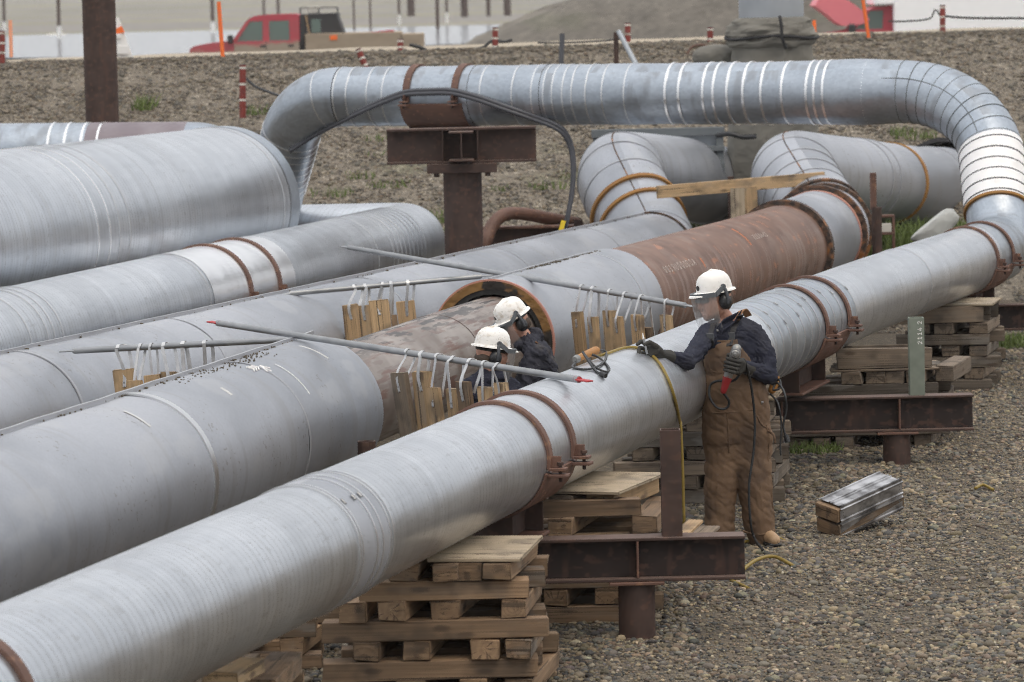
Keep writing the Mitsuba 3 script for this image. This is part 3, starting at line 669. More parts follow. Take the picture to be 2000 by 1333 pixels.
part(pipe2, 'seam', seam(p2, 0.0, s2a + 0.25, RP2), 'zinc_band')
part(pipe2, 'seam', seam(p2, s2b, s2c - 0.5, RP2, -0.02, 0.02), 'zinc_band')
def crumbs(path, s0, s1, R, a0, a1, n, r0=0.006, r1=0.018):
    ms = []; b = trimesh.creation.icosahedron()
    for _ in range(n):
        q = path.surf(rng.uniform(s0, s1), rng.normal(a0, a1), R + 0.003); r = rng.uniform(r0, r1) ** 1.0
        ms.append((np.asarray(b.vertices) * r * rng.uniform(0.6, 1.3, 3) + q, np.asarray(b.faces)))
    return cat(ms)
part(pipe2, 'grit', crumbs(p2, p2.s_px(330), p2.s_px(520), RP2, 0.10, 0.07, 110, 0.003, 0.008), 'debris', stuff=True)
part(pipe2, 'grit', crumbs(p2, 0.0, s2a, RP2, -0.03, 0.02, 160, 0.004, 0.011), 'debris', stuff=True)
part(pipe2, 'grit', crumbs(p2, p2.s_px(1010), p2.s_px(1170), RP2, 0.0, 0.03, 150, 0.004, 0.012), 'debris', stuff=True)
for ds in (0.25, 1.45, 1.72, 2.0, 2.3): part(pipe2, 'joint', nouv(p2.ring(s2d + ds, 0.016, 0.498, 0.509, n=96)), 'zinc_band', 30)
ss = np.linspace(s2d + 0.1, s2d + 3.2, 50); part(pipe2, 'seam', tube(np.array([p2.surf(s, -0.25, 0.503) for s in ss]), 0.008, 6), 'tar_flange')
# chalk marks
def arcmark(path, s, a0, a1, R, w, mt, parent, name='chalk_mark'):
    part(parent, name, nouv(path.ring(s, w, R + 0.0002, R + 0.0022, a0, a1, 24)), mt)
arcmark(p2, p2.s_px(480), 0.42, 1.0, RP2 + 0.004, 0.008, 'chalk', pipe2)
arcmark(p2, p2.s_px(560), 0.2, 0.62, RP2 + 0.002, 0.03, 'chalk_pale', pipe2)
arcmark(p2, p2.s_px(190), 0.35, 0.7, RP2 + 0.002, 0.03, 'chalk_pale', pipe2)
arcmark(p2, p2.s_px(360), 0.5, 0.66, RP2 + 0.002, 0.04, 'chalk_pale', pipe2)
def scribble(path, pts, R, r, mt, parent):
    q = []
    for s, a in pts: q.append(path.surf(s, a, R + r * 0.6))
    part(parent, 'chalk_mark', tube(np.array(q), r, 5), mt)
sx = p2.s_px(440)
for i in range(3): scribble(p2, [(sx + 0.05 * i, 0.30), (sx + 0.03 + 0.05 * i, 0.38), (sx - 0.02 + 0.05 * i, 0.42)], RP2 + 0.004, 0.005, 'chalk', pipe2)
scribble(p2, [(sx + 0.2, 0.36), (sx + 0.2, 0.52)], RP2 + 0.004, 0.005, 'chalk', pipe2)
scribble(p2, [(sx + 0.14, 0.50), (sx + 0.2, 0.36), (sx + 0.26, 0.46)], RP2 + 0.004, 0.005, 'chalk', pipe2)
# stencilled figures along the rusty length (worn, only shapes can be read)
def wrap_text(path, text, s0, a, R, h, mt, parent):
    x0 = 0.0
    for ch in text:
        if ch == ' ': x0 += h * 0.45; continue
        m = meshkit.text_mesh(ch, h, 0.003); v = np.array(m.vertices); w = v[:, 0].max()
        q = np.array([path.surf(s0 + x0 + x, a - y / R, R + 0.0008 + z) for x, y, z in v])
        part(parent, 'figure', (q, np.asarray(m.faces)), mt); x0 += w + h * 0.18
wrap_text(p2, '0 0 1 9 U Q Q 0 D O A', p2.s_px(1215), 1.02, 0.478, 0.07, 'chalk_faint', pipe2)
wrap_text(p2, '3 1 0 0 4 6 1', p2.s_px(1405), 0.86, 0.478, 0.06, 'chalk_faint', pipe2)
arcmark(p2, p2.s_px(1392), 0.42, 0.95, 0.478, 0.02, 'orange_chalk', pipe2)
arcmark(p2, p2.s_px(1290), 0.9, 1.12, 0.478, 0.02, 'orange_chalk', pipe2)

# --- third pipe
c3a, c3b = Z(0, 690 + 1.03 * F * 0.5 / 27.9, 0.86), Z(1284, 502, 0.76)
p3 = Path([c3a + (c3a - c3b) * 0.25, c3b, P(1203, 340, 47.2), P(1330, 348, 50.0), P(1520, 390, 54.0)], [0.6, 0.8, 1.5], 0.03)
pipe3 = thing('insulated_pipe', 'smooth grey pipe with a folded top seam behind the cut pipe', 'pipe')
sE3 = np.linalg.norm(c3b - p3.p[0]) - 0.30
part(pipe3, 'cladding', p3.sweep(0, sE3, wob(RP2, 0.012, 6), 96, 0.1), 'zinc_smooth', True)
part(pipe3, 'cladding', p3.sweep(sE3, p3.L, wob(RP2, 0.010, 7), 80, 0.06), 'zinc_smooth', True, label='bent grey cladding of the offset')
part(pipe3, 'end_cap', disc(p3, 0.0, RP2), 'zinc_band')
for ds, w, o in ((0.02, 0.03, 0.022), (0.86, 0.045, 0.030), (1.14, 0.05, 0.034)):
    part(pipe3, 'flange', nouv(p3.ring(sE3 + ds, w, 0.495, 0.5 + o, n=96)), 'tar_flange' if ds < 0.1 else 'ochre_band', 30)
for ds in (0.35, 1.50, 1.80, 2.1): part(pipe3, 'joint', nouv(p3.ring(sE3 + ds, 0.016, 0.498, 0.509, n=96)), 'zinc_band', 30)
ss = np.linspace(sE3 + 0.05, sE3 + 3.0, 50); part(pipe3, 'seam', tube(np.array([p3.surf(s, -0.15, 0.503) for s in ss]), 0.008, 6), 'tar_flange')
part(pipe3, 'seam', seam(p3, 0.0, sE3 - 0.1, RP2, -0.05), 'zinc_band')
part(pipe3, 'grit', crumbs(p3, 0.0, sE3, RP2, -0.03, 0.02, 120, 0.005, 0.014), 'debris', stuff=True)
for x, w, o in ((330, 0.02, 0.006), (35, 0.03, 0.008), (700, 0.02, 0.006), (960, 0.02, 0.006), (1140, 0.02, 0.006)):
    part(pipe3, 'band', nouv(p3.ring(p3.s_px(x), w, RP2, RP2 + o, n=96)), 'zinc_band', 30)
for x in (1372, 1384): part(pipe3, 'band', nouv(p3.ring(p3.s_px(x, sE3 + 1.5), 0.03, 0.5, 0.512)), 'zinc_band', 30)

# --- fourth pipe (ribbed, with bright sleeve) and its return
RP4 = 0.45
c4a, c4b = Z(402, 575, 1.0), Z(770, 484, 1.0)
p4 = Path([c4a + (c4a - c4b) * 2.2, Z(806, 474.5, 1.0), P(300, 482, 47.5)], [0.52], 0.03)
pipe4 = thing('insulated_pipe', 'ribbed silver pipe with a bright sleeve under two brown straps', 'pipe')
q0, q1 = p4.s_px(327), p4.s_px(491)
s4b = p4.s_px(690)
part(pipe4, 'cladding', p4.sweep(0, q0, RP4, 96, 0.06), 'aluminium_ribbed', True)
part(pipe4, 'bright_sleeve', p4.sweep(q0, q1, RP4 + 0.004, 96, 0.06), 'aluminium_bright', True, label='bright new aluminium sleeve')
part(pipe4, 'cladding', p4.sweep(q1, p4.L, RP4, 96, 0.05), 'aluminium_ribbed', True)
part(pipe4, 'end_cap', disc(p4, 0.0, RP4), 'band_metal')
for x in (-42, -8, 5, 22, 320, 660): part(pipe4, 'band', nouv(p4.ring(p4.s_px(x), 0.022, RP4, RP4 + 0.009)), 'band_metal', 30)
for s in np.linspace(s4b, s4b + 1.3, 9): part(pipe4, 'band', nouv(p4.ring(s, 0.014, RP4, RP4 + 0.008)), 'band_metal', 30)
saddle(p4, p4.s_px(400), p4.s_px(458), RP4 + 0.004, 0.70, 'rust brown pipe saddle over the bright sleeve of the fourth pipe')

# --- the huge pipe at the left
RP5 = 0.81
c5 = Z(441, 399, 1.62); c5l = c5 - np.array([0.30, 1.0, 0]) * 19
p5 = Path([c5l, (c5l + c5) / 2, c5 + norm(c5 - c5l) * 0.02], [500])
pipe5 = thing('insulated_pipe', 'huge ribbed silver pipe with a capped end at the upper left', 'pipe')
part(pipe5, 'cladding', p5.sweep(0, p5.L - 0.28, RP5, 120, 0.06), 'aluminium_ribbed', True)
part(pipe5, 'end_sleeve', p5.sweep(p5.L - 0.28, p5.L, RP5 + 0.004, 120, 0.05), 'galvanised', True)
part(pipe5, 'end_cap', disc(p5, p5.L - 0.001, RP5 + 0.003), 'zinc_band')
part(pipe5, 'end_cap', disc(p5, 0.0, RP5), 'zinc_band')
for x in (32, 56, 76, 97, 412): part(pipe5, 'band', nouv(p5.ring(p5.s_px(x), 0.02, RP5, RP5 + 0.008, n=96)), 'band_bright' if x < 60 else 'band_metal', 30)
sk = (p5.s_px(32) + p5.s_px(97)) / 2
part(pipe5, 'shoe', nouv(p5.ring(sk, 0.6, RP5 + 0.004, RP5 + 0.03, 1.98, 4.3)), 'rust_dark', 30)
# --- the pipe crossing behind it
p6 = Path([P(-60, 302, 47.2), P(455, 299, 46.6), P(470, 460, 47.0)], [0.45])
pipe6 = thing('insulated_pipe', 'level silver pipe with purple stained bands behind the huge pipe at left', 'pipe')
part(pipe6, 'cladding', p6.sweep(0, p6.L, 0.355, 72, 0.06), 'galvanised', True)
for x in (110, 142, 174, 205): part(pipe6, 'band', nouv(p6.ring(p6.s_px(x), 0.025, 0.353, 0.366)), 'band_bright', 30)
mat('purple_stain', lambda p, n, uv: mix(C3(0.30, 0.27, 0.29), C3(0.20, 0.165, 0.185), fbm(uv.x * 9, uv.y * 4, 1.0, 3)), 0.5, 0.4)
part(pipe6, 'stained_sleeve', p6.sweep(p6.s_px(180), p6.s_px(370), 0.358, 72, 0.06), 'purple_stain', True, label='purple stained sleeve')


# ------------------------------------------------------------------ ground meshes
gx = np.concatenate([-np.geomspace(12, 1600, 42)[::-1], np.arange(-11.7, 11.8, 0.3), np.geomspace(12, 1600, 42)])
gy = np.concatenate([np.arange(-30, 14, 2.0), np.arange(14, 75, 0.3), np.arange(75, 160, 1.5), np.geomspace(160, 3400, 70)])
GX, GY = np.meshgrid(gx, gy, indexing='ij'); GZ = gh(GX, GY)
GV = np.stack([GX, GY, GZ], -1).reshape(-1, 3); ny = len(gy)
i, j = np.meshgrid(np.arange(len(gx) - 1), np.arange(ny - 1), indexing='ij'); i, j = i.ravel(), j.ravel()
quads = np.stack([i * ny + j, (i + 1) * ny + j, (i + 1) * ny + j + 1, i * ny + j + 1], 1)
cy = GV[quads].mean(1)
isM = (cy[:, 1] > 103.5) & (cy[:, 1] < 136) & (cy[:, 0] > -2.5) & (cy[:, 0] < 62)
def sub(mask):
    f = quads[mask]; u, inv = np.unique(f, return_inverse=True)
    return (GV[u], inv.reshape(f.shape))
struct('ground', sub(cy[:, 1] < 48.5), 'gravel_base', 'grey brown gravel ground around the pipes', True)
struct('embankment', sub((cy[:, 1] >= 48.5) & (cy[:, 1] < 72.5)), 'slope_gravel', 'gravel embankment with a road along its crest', True)
struct('plain', sub((cy[:, 1] >= 72.5) & ~isM), 'tundra', 'flat olive tundra reaching to the far distance', True)
struct('gravel_hill', sub(isM), 'mound_gravel', 'low brown gravel hill behind the embankment', True)
a = np.linspace(0, 2 * PI, 90, endpoint=False)
wr = 1 + 0.10 * np.sin(a * 3 + 1) + 0.05 * np.sin(a * 7)
pw = np.stack([-14 + 36 * np.cos(a) * wr, 255 + 66 * np.sin(a) * wr, a * 0 + 1.33], 1)
struct('pond', (np.vstack([pw, [[-14, 255, 1.33]]]), np.array([[q, (q + 1) % 90, 90] for q in range(90)])), 'pond_water', 'pale grey pond reflecting the overcast sky')

# loose stones
def stones(n, size, seed, hi=0.018, half=0.52):
    g = np.random.default_rng(seed)
    i0, i1 = trimesh.creation.icosahedron(), trimesh.creation.icosphere(1)
    pal = np.array([[0.195, 0.160, 0.112], [0.27, 0.21, 0.13], [0.058, 0.054, 0.051], [0.135, 0.125, 0.112], [0.36, 0.31, 0.225], [0.12, 0.092, 0.066], [0.21, 0.148, 0.092], [0.092, 0.092, 0.092]])
    pr = np.array([0.24, 0.15, 0.15, 0.16, 0.05, 0.14, 0.04, 0.07])
    vs, fs, cs, at = [], [], [], 0
    r = np.clip(g.lognormal(math.log(size), 0.50, n), size * 0.45, size * 3.6)
    for k in range(n):
        b = i1 if r[k] > hi else i0
        v = np.asarray(b.vertices) * (1 + g.normal(0, 0.07, (len(b.vertices), 1))) * r[k] * np.array([g.uniform(0.9, 1.5), g.uniform(0.75, 1.1), g.uniform(0.5, 0.85)])
        q = trimesh.transformations.random_rotation_matrix(g.random(3))[:3, :3]
        e = rotz(g.uniform(0, 6.28)) @ rotx(g.normal(0, 0.35))
        v = v @ e.T + [g.uniform(-half, half), g.uniform(-half, half), r[k] * g.uniform(-0.35, 0.45)]
        c = pal[g.choice(8, p=pr)] * g.uniform(0.6, 1.35) * (1 + g.normal(0, 0.04, 3)); c = (c * 0.82 + c.mean() * 0.18) * [1.01, 1.0, 0.95]
        vs.append(v); fs.append(np.asarray(b.faces) + at); at += len(v); cs.append(np.broadcast_to(np.clip(c, 0.02, 0.7), v.shape))
    return np.vstack(vs), np.vstack(fs), np.vstack(cs)
for k in range(3):
    v, f, c = stones(1000, 0.0080, 50 + k, 0.013, 0.27)
    scene[f'gravel_patch_{k}'] = {'type': 'shapegroup', 'stones': mikit.ply((v, f), 'mat_stone_vertex', True, color=c)}
    v, f, c = stones(215, 0.0110, 80 + k, 0.06, 0.27)
    scene[f'slope_patch_{k}'] = {'type': 'shapegroup', 'stones': mikit.ply((v, f), 'mat_stone_vertex', True, color=c * 0.55 + np.array([0.135, 0.114, 0.090]) * 0.45)}
v, f, c = stones(330, 0.0068, 61, 0.013, 0.28)
scene['gravel_patch_3'] = {'type': 'shapegroup', 'stones': mikit.ply((v, f), 'mat_stone_vertex', True, color=c)}
v, f, c = stones(620, 0.0070, 62, 0.013, 0.28)
scene['gravel_patch_4'] = {'type': 'shapegroup', 'stones': mikit.ply((v, f), 'mat_stone_vertex', True, color=c)}
for k in range(2):                          # damp stones close to the pipes, the shade under them painted in darker
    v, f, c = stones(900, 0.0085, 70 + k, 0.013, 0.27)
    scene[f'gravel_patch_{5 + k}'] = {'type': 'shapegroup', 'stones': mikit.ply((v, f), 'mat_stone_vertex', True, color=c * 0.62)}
labels['gravel'] = {'label': 'loose rounded gravel stones covering the ground', 'category': 'gravel', 'kind': 'stuff'}
labels['slope_stones'] = {'label': 'scattered stones lying on the embankment slope', 'category': 'stones', 'kind': 'stuff'}
gn, sn = 0, 0
for ix in range(-6, 16):
    for iy in range(36, 98):
        X, Y = ix / 2 + 0.25, iy / 2 + 0.25
        if abs(X) > 0.13 * Y + 0.4: continue
        ax = float(np.interp(Y, [15, 24.2, 32.06, 39.4, 48], [-2.2, 0.14, 2.21, 4.45, 7.2]))
        if X < ax - (1.6 if Y < 30 else 1.2): continue
        gn += 1
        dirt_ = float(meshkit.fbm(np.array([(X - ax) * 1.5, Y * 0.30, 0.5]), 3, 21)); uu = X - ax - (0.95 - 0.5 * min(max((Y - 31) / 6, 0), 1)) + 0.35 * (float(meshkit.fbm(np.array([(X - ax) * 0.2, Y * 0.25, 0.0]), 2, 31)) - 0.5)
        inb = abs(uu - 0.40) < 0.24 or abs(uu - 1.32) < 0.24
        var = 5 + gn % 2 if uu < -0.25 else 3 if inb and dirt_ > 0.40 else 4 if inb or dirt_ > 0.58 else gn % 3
        sx_, sy_ = float(gh(X + 0.25, Y) - gh(X - 0.25, Y)) / 0.5, float(gh(X, Y + 0.25) - gh(X, Y - 0.25)) / 0.5
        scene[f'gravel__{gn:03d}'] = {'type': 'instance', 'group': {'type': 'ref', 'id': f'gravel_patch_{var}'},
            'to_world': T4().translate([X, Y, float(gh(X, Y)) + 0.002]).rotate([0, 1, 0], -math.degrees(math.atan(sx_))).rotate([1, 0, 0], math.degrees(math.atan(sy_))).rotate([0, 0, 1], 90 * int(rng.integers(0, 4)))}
for ix in range(-18, 18):
    for iy in range(88, 124):
        X, Y = ix / 2 + 0.25, iy / 2 + 0.25
        if abs(X) > 0.13 * Y + 0.4 or (Y < 49 and X > 4.6): continue
        sx_, sy_ = float(gh(X + 0.25, Y) - gh(X - 0.25, Y)) / 0.5, float(gh(X, Y + 0.25) - gh(X, Y - 0.25)) / 0.5; sn += 1
        scene[f'slope_stones__{sn:03d}'] = {'type': 'instance', 'group': {'type': 'ref', 'id': f'slope_patch_{sn % 3}'},
            'to_world': T4().translate([X, Y, float(gh(X, Y)) + 0.002]).rotate([0, 1, 0], -math.degrees(math.atan(sx_))).rotate([1, 0, 0], math.degrees(math.atan(sy_))).rotate([0, 0, 1], 90 * int(rng.integers(0, 4)))}


# ------------------------------------------------------------------ steel supports
def ibeam(x0, x1, y, z0, z1, w=0.2, tf=0.018, tw=0.014):
    return [('flange', boxat(x0, x1, y - w / 2, y + w / 2, z1 - tf, z1)), ('flange', boxat(x0, x1, y - w / 2, y + w / 2, z0, z0 + tf)), ('web', boxat(x0, x1, y - tw / 2, y + tw / 2, z0 + tf, z1 - tf))]
def support(pxp, x0, x1, ztop, zbot, pile_r, label, post=None, stiff=()):
    k = thing('pipe_support', label, 'steel support', 'steel beam supports under the front pipe')
    p = pxp
    for nm, m in ibeam(x0, x1, p[1], zbot, ztop): part(k, nm, m, 'rust_web_shaded' if nm == 'web' else 'rust_dark')
    for xs in stiff: part(k, 'stiffener', boxat(xs - 0.007, xs + 0.007, p[1] - 0.095, p[1] - 0.0072, zbot + 0.018, ztop - 0.018), 'rust_red')
    part(k, 'cap_plate', boxat(p[0] - 0.16, p[0] + 0.16, p[1] - 0.13, p[1] + 0.13, zbot - 0.018, zbot), 'rust_red')
    part(k, 'pile', put(lathe([(0, -0.3), (pile_r, -0.3), (pile_r, zbot - 0.018), (0, zbot - 0.018)], 40), np.eye(3), [p[0], p[1], 0]), 'rust_dark', 40)
    if post is not None:
        xc, w, hgt, mt = post
        o, i_ = w / 2, w / 2 - 0.008
        for bx in ((-o, o, -o, -i_), (-o, o, i_, o), (-o, -i_, -i_, i_), (i_, o, -i_, i_)):
            part(k, 'post_side', boxat(xc + bx[0], xc + bx[1], p[1] + bx[2], p[1] + bx[3], ztop, ztop + hgt, 0.002), mt)
    return k
q1 = Z(1245, 1242, 0.0); q2 = Z(1752, 905, 0.0)
support(q1, -0.75, 1.325, 0.585, 0.33, 0.107, 'nearest dark rusty steel beam on a round pile with a square brown post', (0.905, 0.118, 0.62, 'rust_dark'), (0.70, -0.1))
G2 = support(q2, 1.35, 3.60, 0.535, 0.255, 0.108, 'middle dark rusty steel beam on a pile with a grey green post', (3.165, 0.118, 0.61, 'green_post'), (3.02, 2.1))
zc_ = 0.535 + 0.40
for ch in '2114 2':                          # chalked figures reading upwards on the green post
    if ch == ' ': zc_ += 0.015; continue
    m = meshkit.text_mesh(ch, 0.034, 0.002); v = np.array(m.vertices)
    part(G2, 'figure', (np.stack([3.165 + 0.04 - v[:, 1], q2[1] - 0.0605 - v[:, 2], zc_ + v[:, 0]], 1), np.asarray(m.faces)[:, ::-1]), 'chalk'); zc_ += v[:, 0].max() + 0.009
q3 = Z(1990, 690, 0.0)
q3[0] = 5.6; q3[1] = 40.2
support(q3, 4.0, 7.0, 0.585, 0.33, 0.108, 'farthest dark rusty steel beam entering at the right edge')
# support of the loop
k = thing('loop_support', 'tall dark rusty pile with a crosswise beam under the raised loop', 'steel support')
lp = P(905, 420, 43.6); Yl = lp[1]
xl, xr = P(756, 290, 43.5)[0], P(1047, 280, 43.5)[0]
zt, zb = P(900, 250, 43.4)[2], P(900, 319, 43.4)[2]
Ybm = Yl - 0.05
for nm, m in ibeam(xl, xr, Ybm, zb, zt, 0.30, 0.025, 0.016): part(k, nm, m, 'rust_dark')
xc = lp[0]
for nm, m in ibeam(-0.45, 0.45, 0, zb + 0.03, zt - 0.03, 0.26): part(k, 'cross_' + nm, put(m, rotz(PI / 2), [xc, Ybm, 0]), 'rust_dark')
for xs in (xc - 0.2, xc + 0.17): part(k, 'stiffener', boxat(xs - 0.008, xs + 0.008, Ybm - 0.14, Ybm - 0.009, zb + 0.025, zt - 0.025), 'rust_dark')
part(k, 'cap_plate', boxat(xc - 0.37, xc + 0.37, Yl - 0.3, Yl + 0.3, zb - 0.10, zb - 0.001), 'rust_dark')
part(k, 'pile', put(lathe([(0, -0.3), (0.205, -0.3), (0.205, zb - 0.101), (0, zb - 0.101)], 40), np.eye(3), [xc, Yl, 0]), 'rust_dark', 40)
for xs in (-0.27, 0.27): part(k, 'bolt', put(lathe([(0, -0.04), (0.03, -0.04), (0.03, 0)], 8), np.eye(3), [xc + xs, Yl - 0.22, zb - 0.10]), 'rust_dark')
# tall pile at the upper left
tp = P(200, 240, 49.2)
solo('steel_pile', put(lathe([(0, -1.5), (0.20, -1.5), (0.20, 3.6), (0, 3.6)], 40), np.eye(3), [tp[0], tp[1], tp[2]]), 'rust_dark', 'thick brown steel pile rising out of the top left of the view', 'pile', 40)
tp = P(714, 900, 25.6)
solo('steel_post', put(lathe([(0.05, -1.2), (0.058, -1.2), (0.058, 0), (0.05, 0), (0.05, -0.3)], 24), np.eye(3), Z(716, 862, 0.92)), 'rust_dark', 'short rusty pipe stub standing between the cut pipe and the front pipe', 'post', 40)


# ------------------------------------------------------------------ timber cribbing
ORD = ['first', 'second', 'third', 'fourth', 'fifth', 'sixth', 'seventh', 'eighth', 'ninth', 'tenth', 'eleventh', 'twelfth']
def crib(corner, yaw, yawv, layers, where, mt='timber', grp=None):
    """corner: front left bottom corner. Long timbers run along yaw, stubs along yawv.
    layers from the bottom: ('L', [v...], u0, u1, h) or ('S', [u...], v0, v1, h, w)."""
    ud = np.array([math.cos(yaw), math.sin(yaw), 0]); vd = np.array([-math.sin(yawv), math.cos(yawv), 0]); z = corner[2]
    nl = len(layers)
    for li, ly in enumerate(layers):
        kind, offs, a0_, a1_, h = ly[:5]; w = ly[5] if len(ly) > 5 else 0.15; mm = ly[6] if len(ly) > 6 else mt
        for n_, o in enumerate(offs):
            e0, e1 = a0_ + rng.normal(0, 0.025), a1_ + rng.normal(0, 0.035)
            ln, hh = e1 - e0, h - rng.uniform(0.001, 0.006); jy = rng.normal(0, 0.024)
            m = cbox(ln, w * rng.uniform(0.90, 1.05), hh, 0.004, 0.004)
            if kind == 'L': c = ud * (e0 + e1) / 2 + vd * (o + w / 2); a = yaw
            else: c = ud * (o + w / 2) + vd * (e0 + e1) / 2; a = yawv + PI / 2
            m = put(m, rotz(a + jy), corner * [1, 1, 0] + c + [0, 0, z + hh / 2])
            lev = 'bottom layer' if li == 0 else f'{ORD[li]} layer up'
            lab = f"{'long' if kind == 'L' else 'end-on'} timber, {ORD[n_]} from {'front' if kind == 'L' else 'left'}, {lev}, {where}"
            solo('timber', m, mm, lab, 'timber', group=grp or 'timbers stacked as cribbing under the front pipe')
        z += h
    return z
h = 0.105
def at_px(x, d): return (x - 1000) / F * d
YA = 21.45
zA = crib(np.array([at_px(612, 21.5), YA, -0.075]), 0.015, -0.12, [
    ('L', [0.0, 0.45, 0.8], 0.0, 1.14, h), ('S', [0.08, 0.38, 0.70, 0.98], -0.03, 0.95, h), ('L', [0.0, 0.42, 0.80], 0.0, 1.13, h),
    ('S', [0.17, 0.43, 0.78, 1.06 - 0.1], -0.02, 0.97, h), ('L', [0.0, 0.40, 0.82], 0.02, 1.12, h), ('S', [0.08, 0.32, 0.60, 0.94], 0.0, 0.95, h),
    ('L', [0.03, 0.42, 0.80], 0.2, 1.12, h), ('S', [0.36, 0.56, 0.72, 0.88], 0.0, 0.92, h * 0.9)], 'nearest crib stack')
m = cbox(0.5, 0.92, 0.018, 0.003); 
sheet = put(m, rotz(-0.14) @ rotx(-0.0), [at_px(940, 22.0), YA + 0.47, zA + 0.011]); solo('plywood_sheet', sheet, 'plywood', 'pale plywood sheet lying on top of the nearest crib stack', 'plywood')
# stack cut by the bottom edge
zB = crib(np.array([-2.05, 18.55, 0.0]), 0.02, -0.12, [('L', [0.0, 0.4, 0.8], 0, 0.95, h), ('S', [0.1, 0.4, 0.78], 0, 0.95, h), ('L', [0, 0.4, 0.8], 0, 0.95, h), ('S', [0.1, 0.45, 0.8], 0, 0.95, h),
    ('L', [0, 0.4, 0.82], 0, 0.92, h), ('S', [0.3, 0.55, 0.76], 0, 0.93, h)], 'bottom edge stack')
crib(np.array([-1.58, 18.45, zB]), 0.02, -0.25, [('S', [0.12], 0.0, 0.45, 0.07, 0.17, 'timber_fresh')], 'top of bottom edge stack')
crib(np.array([-1.75, 22.7, 0.0]), 0.02, -0.1, [('L', [0.0, 0.5], 0.0, 0.62, 0.09), ('S', [0.1, 0.42], 0, 0.6, 0.09), ('L', [0.0, 0.5], 0.0, 0.66, 0.11)], 'low stack behind nearest stack', 'timber')
# behind the nearest beam
YC = 24.15
zC = crib(np.array([-0.35, YC, 0.0]), 0.02, -0.18, [('L', [0, 0.4, 0.75], 0, 1.1, h), ('S', [0.05, 0.50, 0.80], 0, 0.95, h), ('L', [0, 0.4, 0.8], 0, 1.12, h), ('S', [0.1, 0.35, 0.62, 0.98], 0, 0.9, h),
    ('L', [0, 0.45, 0.8], 0.05, 0.98, h), ('S', [0.55, 1.02], 0.0, 0.95, h), ('L', [0.03], 0.1, 1.04, h)], 'stack behind nearest beam')
tm = put(cbox(0.95, 0.17, 0.11, 0.007, 0.003), rotz(PI / 2 - 0.33), [at_px(1212, 25.2) , YC + 0.75, 0.715 + 0.03])
solo('timber', put(cbox(0.95, 0.17, 0.11, 0.007, 0.003), rotz(PI / 2 - 0.33), [0.66, YC + 0.60, 0.70]), 'timber_fresh', 'skewed timber under the plywood behind the nearest beam', 'timber')
solo('timber', put(cbox(0.95, 0.15, 0.10, 0.007, 0.003), rotz(PI / 2 - 0.33), [0.42, YC + 0.60, 0.70]), 'timber_grey', 'dark skewed timber left under the plywood behind the nearest beam', 'timber')
solo('plywood_sheet', put(cbox(0.52, 1.0, 0.018, 0.003), rotz(-0.33), [0.53, YC + 0.60, 0.767]), 'plywood', 'weathered plywood sheet on the stack behind the nearest beam', 'plywood')
# behind the standing man
YD = 29.7
zD = crib(np.array([0.75, YD, 0.0]), 0.02, -0.16, [('L', [0, 0.4, 0.85], 0, 1.16, h), ('S', [0.1, 0.45, 0.75, 1.0], 0, 1.05, h), ('L', [0, 0.28, 0.60, 0.9], 0, 1.17, h), ('S', [0.1, 0.5, 0.95], 0, 1.05, h),
    ('L', [0, 0.3, 0.62, 0.92], 0, 1.16, h), ('S', [0.1, 0.5, 0.92], 0.05, 1.0, h), ('L', [0.05, 0.35, 0.65], 0.1, 1.06, h)], 'stack behind standing worker', 'timber_grey')
solo('plywood_sheet', put(cbox(0.5, 0.75, 0.018, 0.003), rotz(-0.16), [1.72, YD + 0.48, zD + 0.011]), 'plywood', 'plywood scrap on the crib stack behind the standing worker', 'plywood')
# behind the middle beam
YE = 32.95
zE = crib(np.array([2.18, YE, 0.0]), 0.02, -0.2, [('S', [0.05, 0.22, 0.40, 1.05], 0, 0.9, 0.11), ('L', [0, 0.4, 0.8], 0, 1.32, h), ('S', [0.04, 0.42, 0.80, 1.15], 0, 0.95, h, 0.16), ('S', [0.0, 0.3, 0.85, 1.15], 0.02, 0.96, h, 0.16), ('L', [0, 0.4, 0.8], 0, 1.30, h),
    ('S', [0.48, 0.66, 0.83, 1.00], 0.0, 0.95, h, 0.16)], 'stack behind middle beam', 'timber_grey')
crib(np.array([2.18, YE, zE]), 0.02, -0.2, [('L', [0.0, 0.2, 0.4], 0.35, 1.22, 0.022, 0.19), ('L', [0.02, 0.30], 0.42, 1.15, 0.16, 0.09)], 'top of stack behind middle beam', 'timber_grey')
solo('timber', put(cbox(0.95, 0.15, 0.13, 0.007, 0.003), rotz(PI / 2 - 0.26), [3.62, YE + 0.55, zE - 0.045]), 'timber_grey', 'timber pointing away at the right side of the stack behind the middle beam', 'timber')
# farthest stack
YF = 37.6
zF = crib(np.array([3.55, YF, 0.0]), 0.02, -0.24, [('L', [0, 0.4, 0.8], 0, 0.86, 0.10), ('S', [0.1, 0.62], 0, 0.9, h, 0.16), ('L', [0, 0.4, 0.8], 0, 0.88, h), ('S', [0.1, 0.40, 0.66], 0, 0.95, h, 0.16), ('L', [0, 0.4, 0.8], 0, 0.88, h),
    ('S', [0.1, 0.34, 0.66], 0, 0.95, h, 0.18), ('L', [0, 0.3, 0.6], -0.1, 0.84, 0.15)], 'farthest crib stack', 'timber_grey')
solo('plywood_sheet', put(cbox(0.5, 0.8, 0.018, 0.003), rotz(-0.24), [4.28, YF + 0.42, zF + 0.011]), 'plywood', 'weathered plywood sheet on the farthest crib stack', 'plywood')
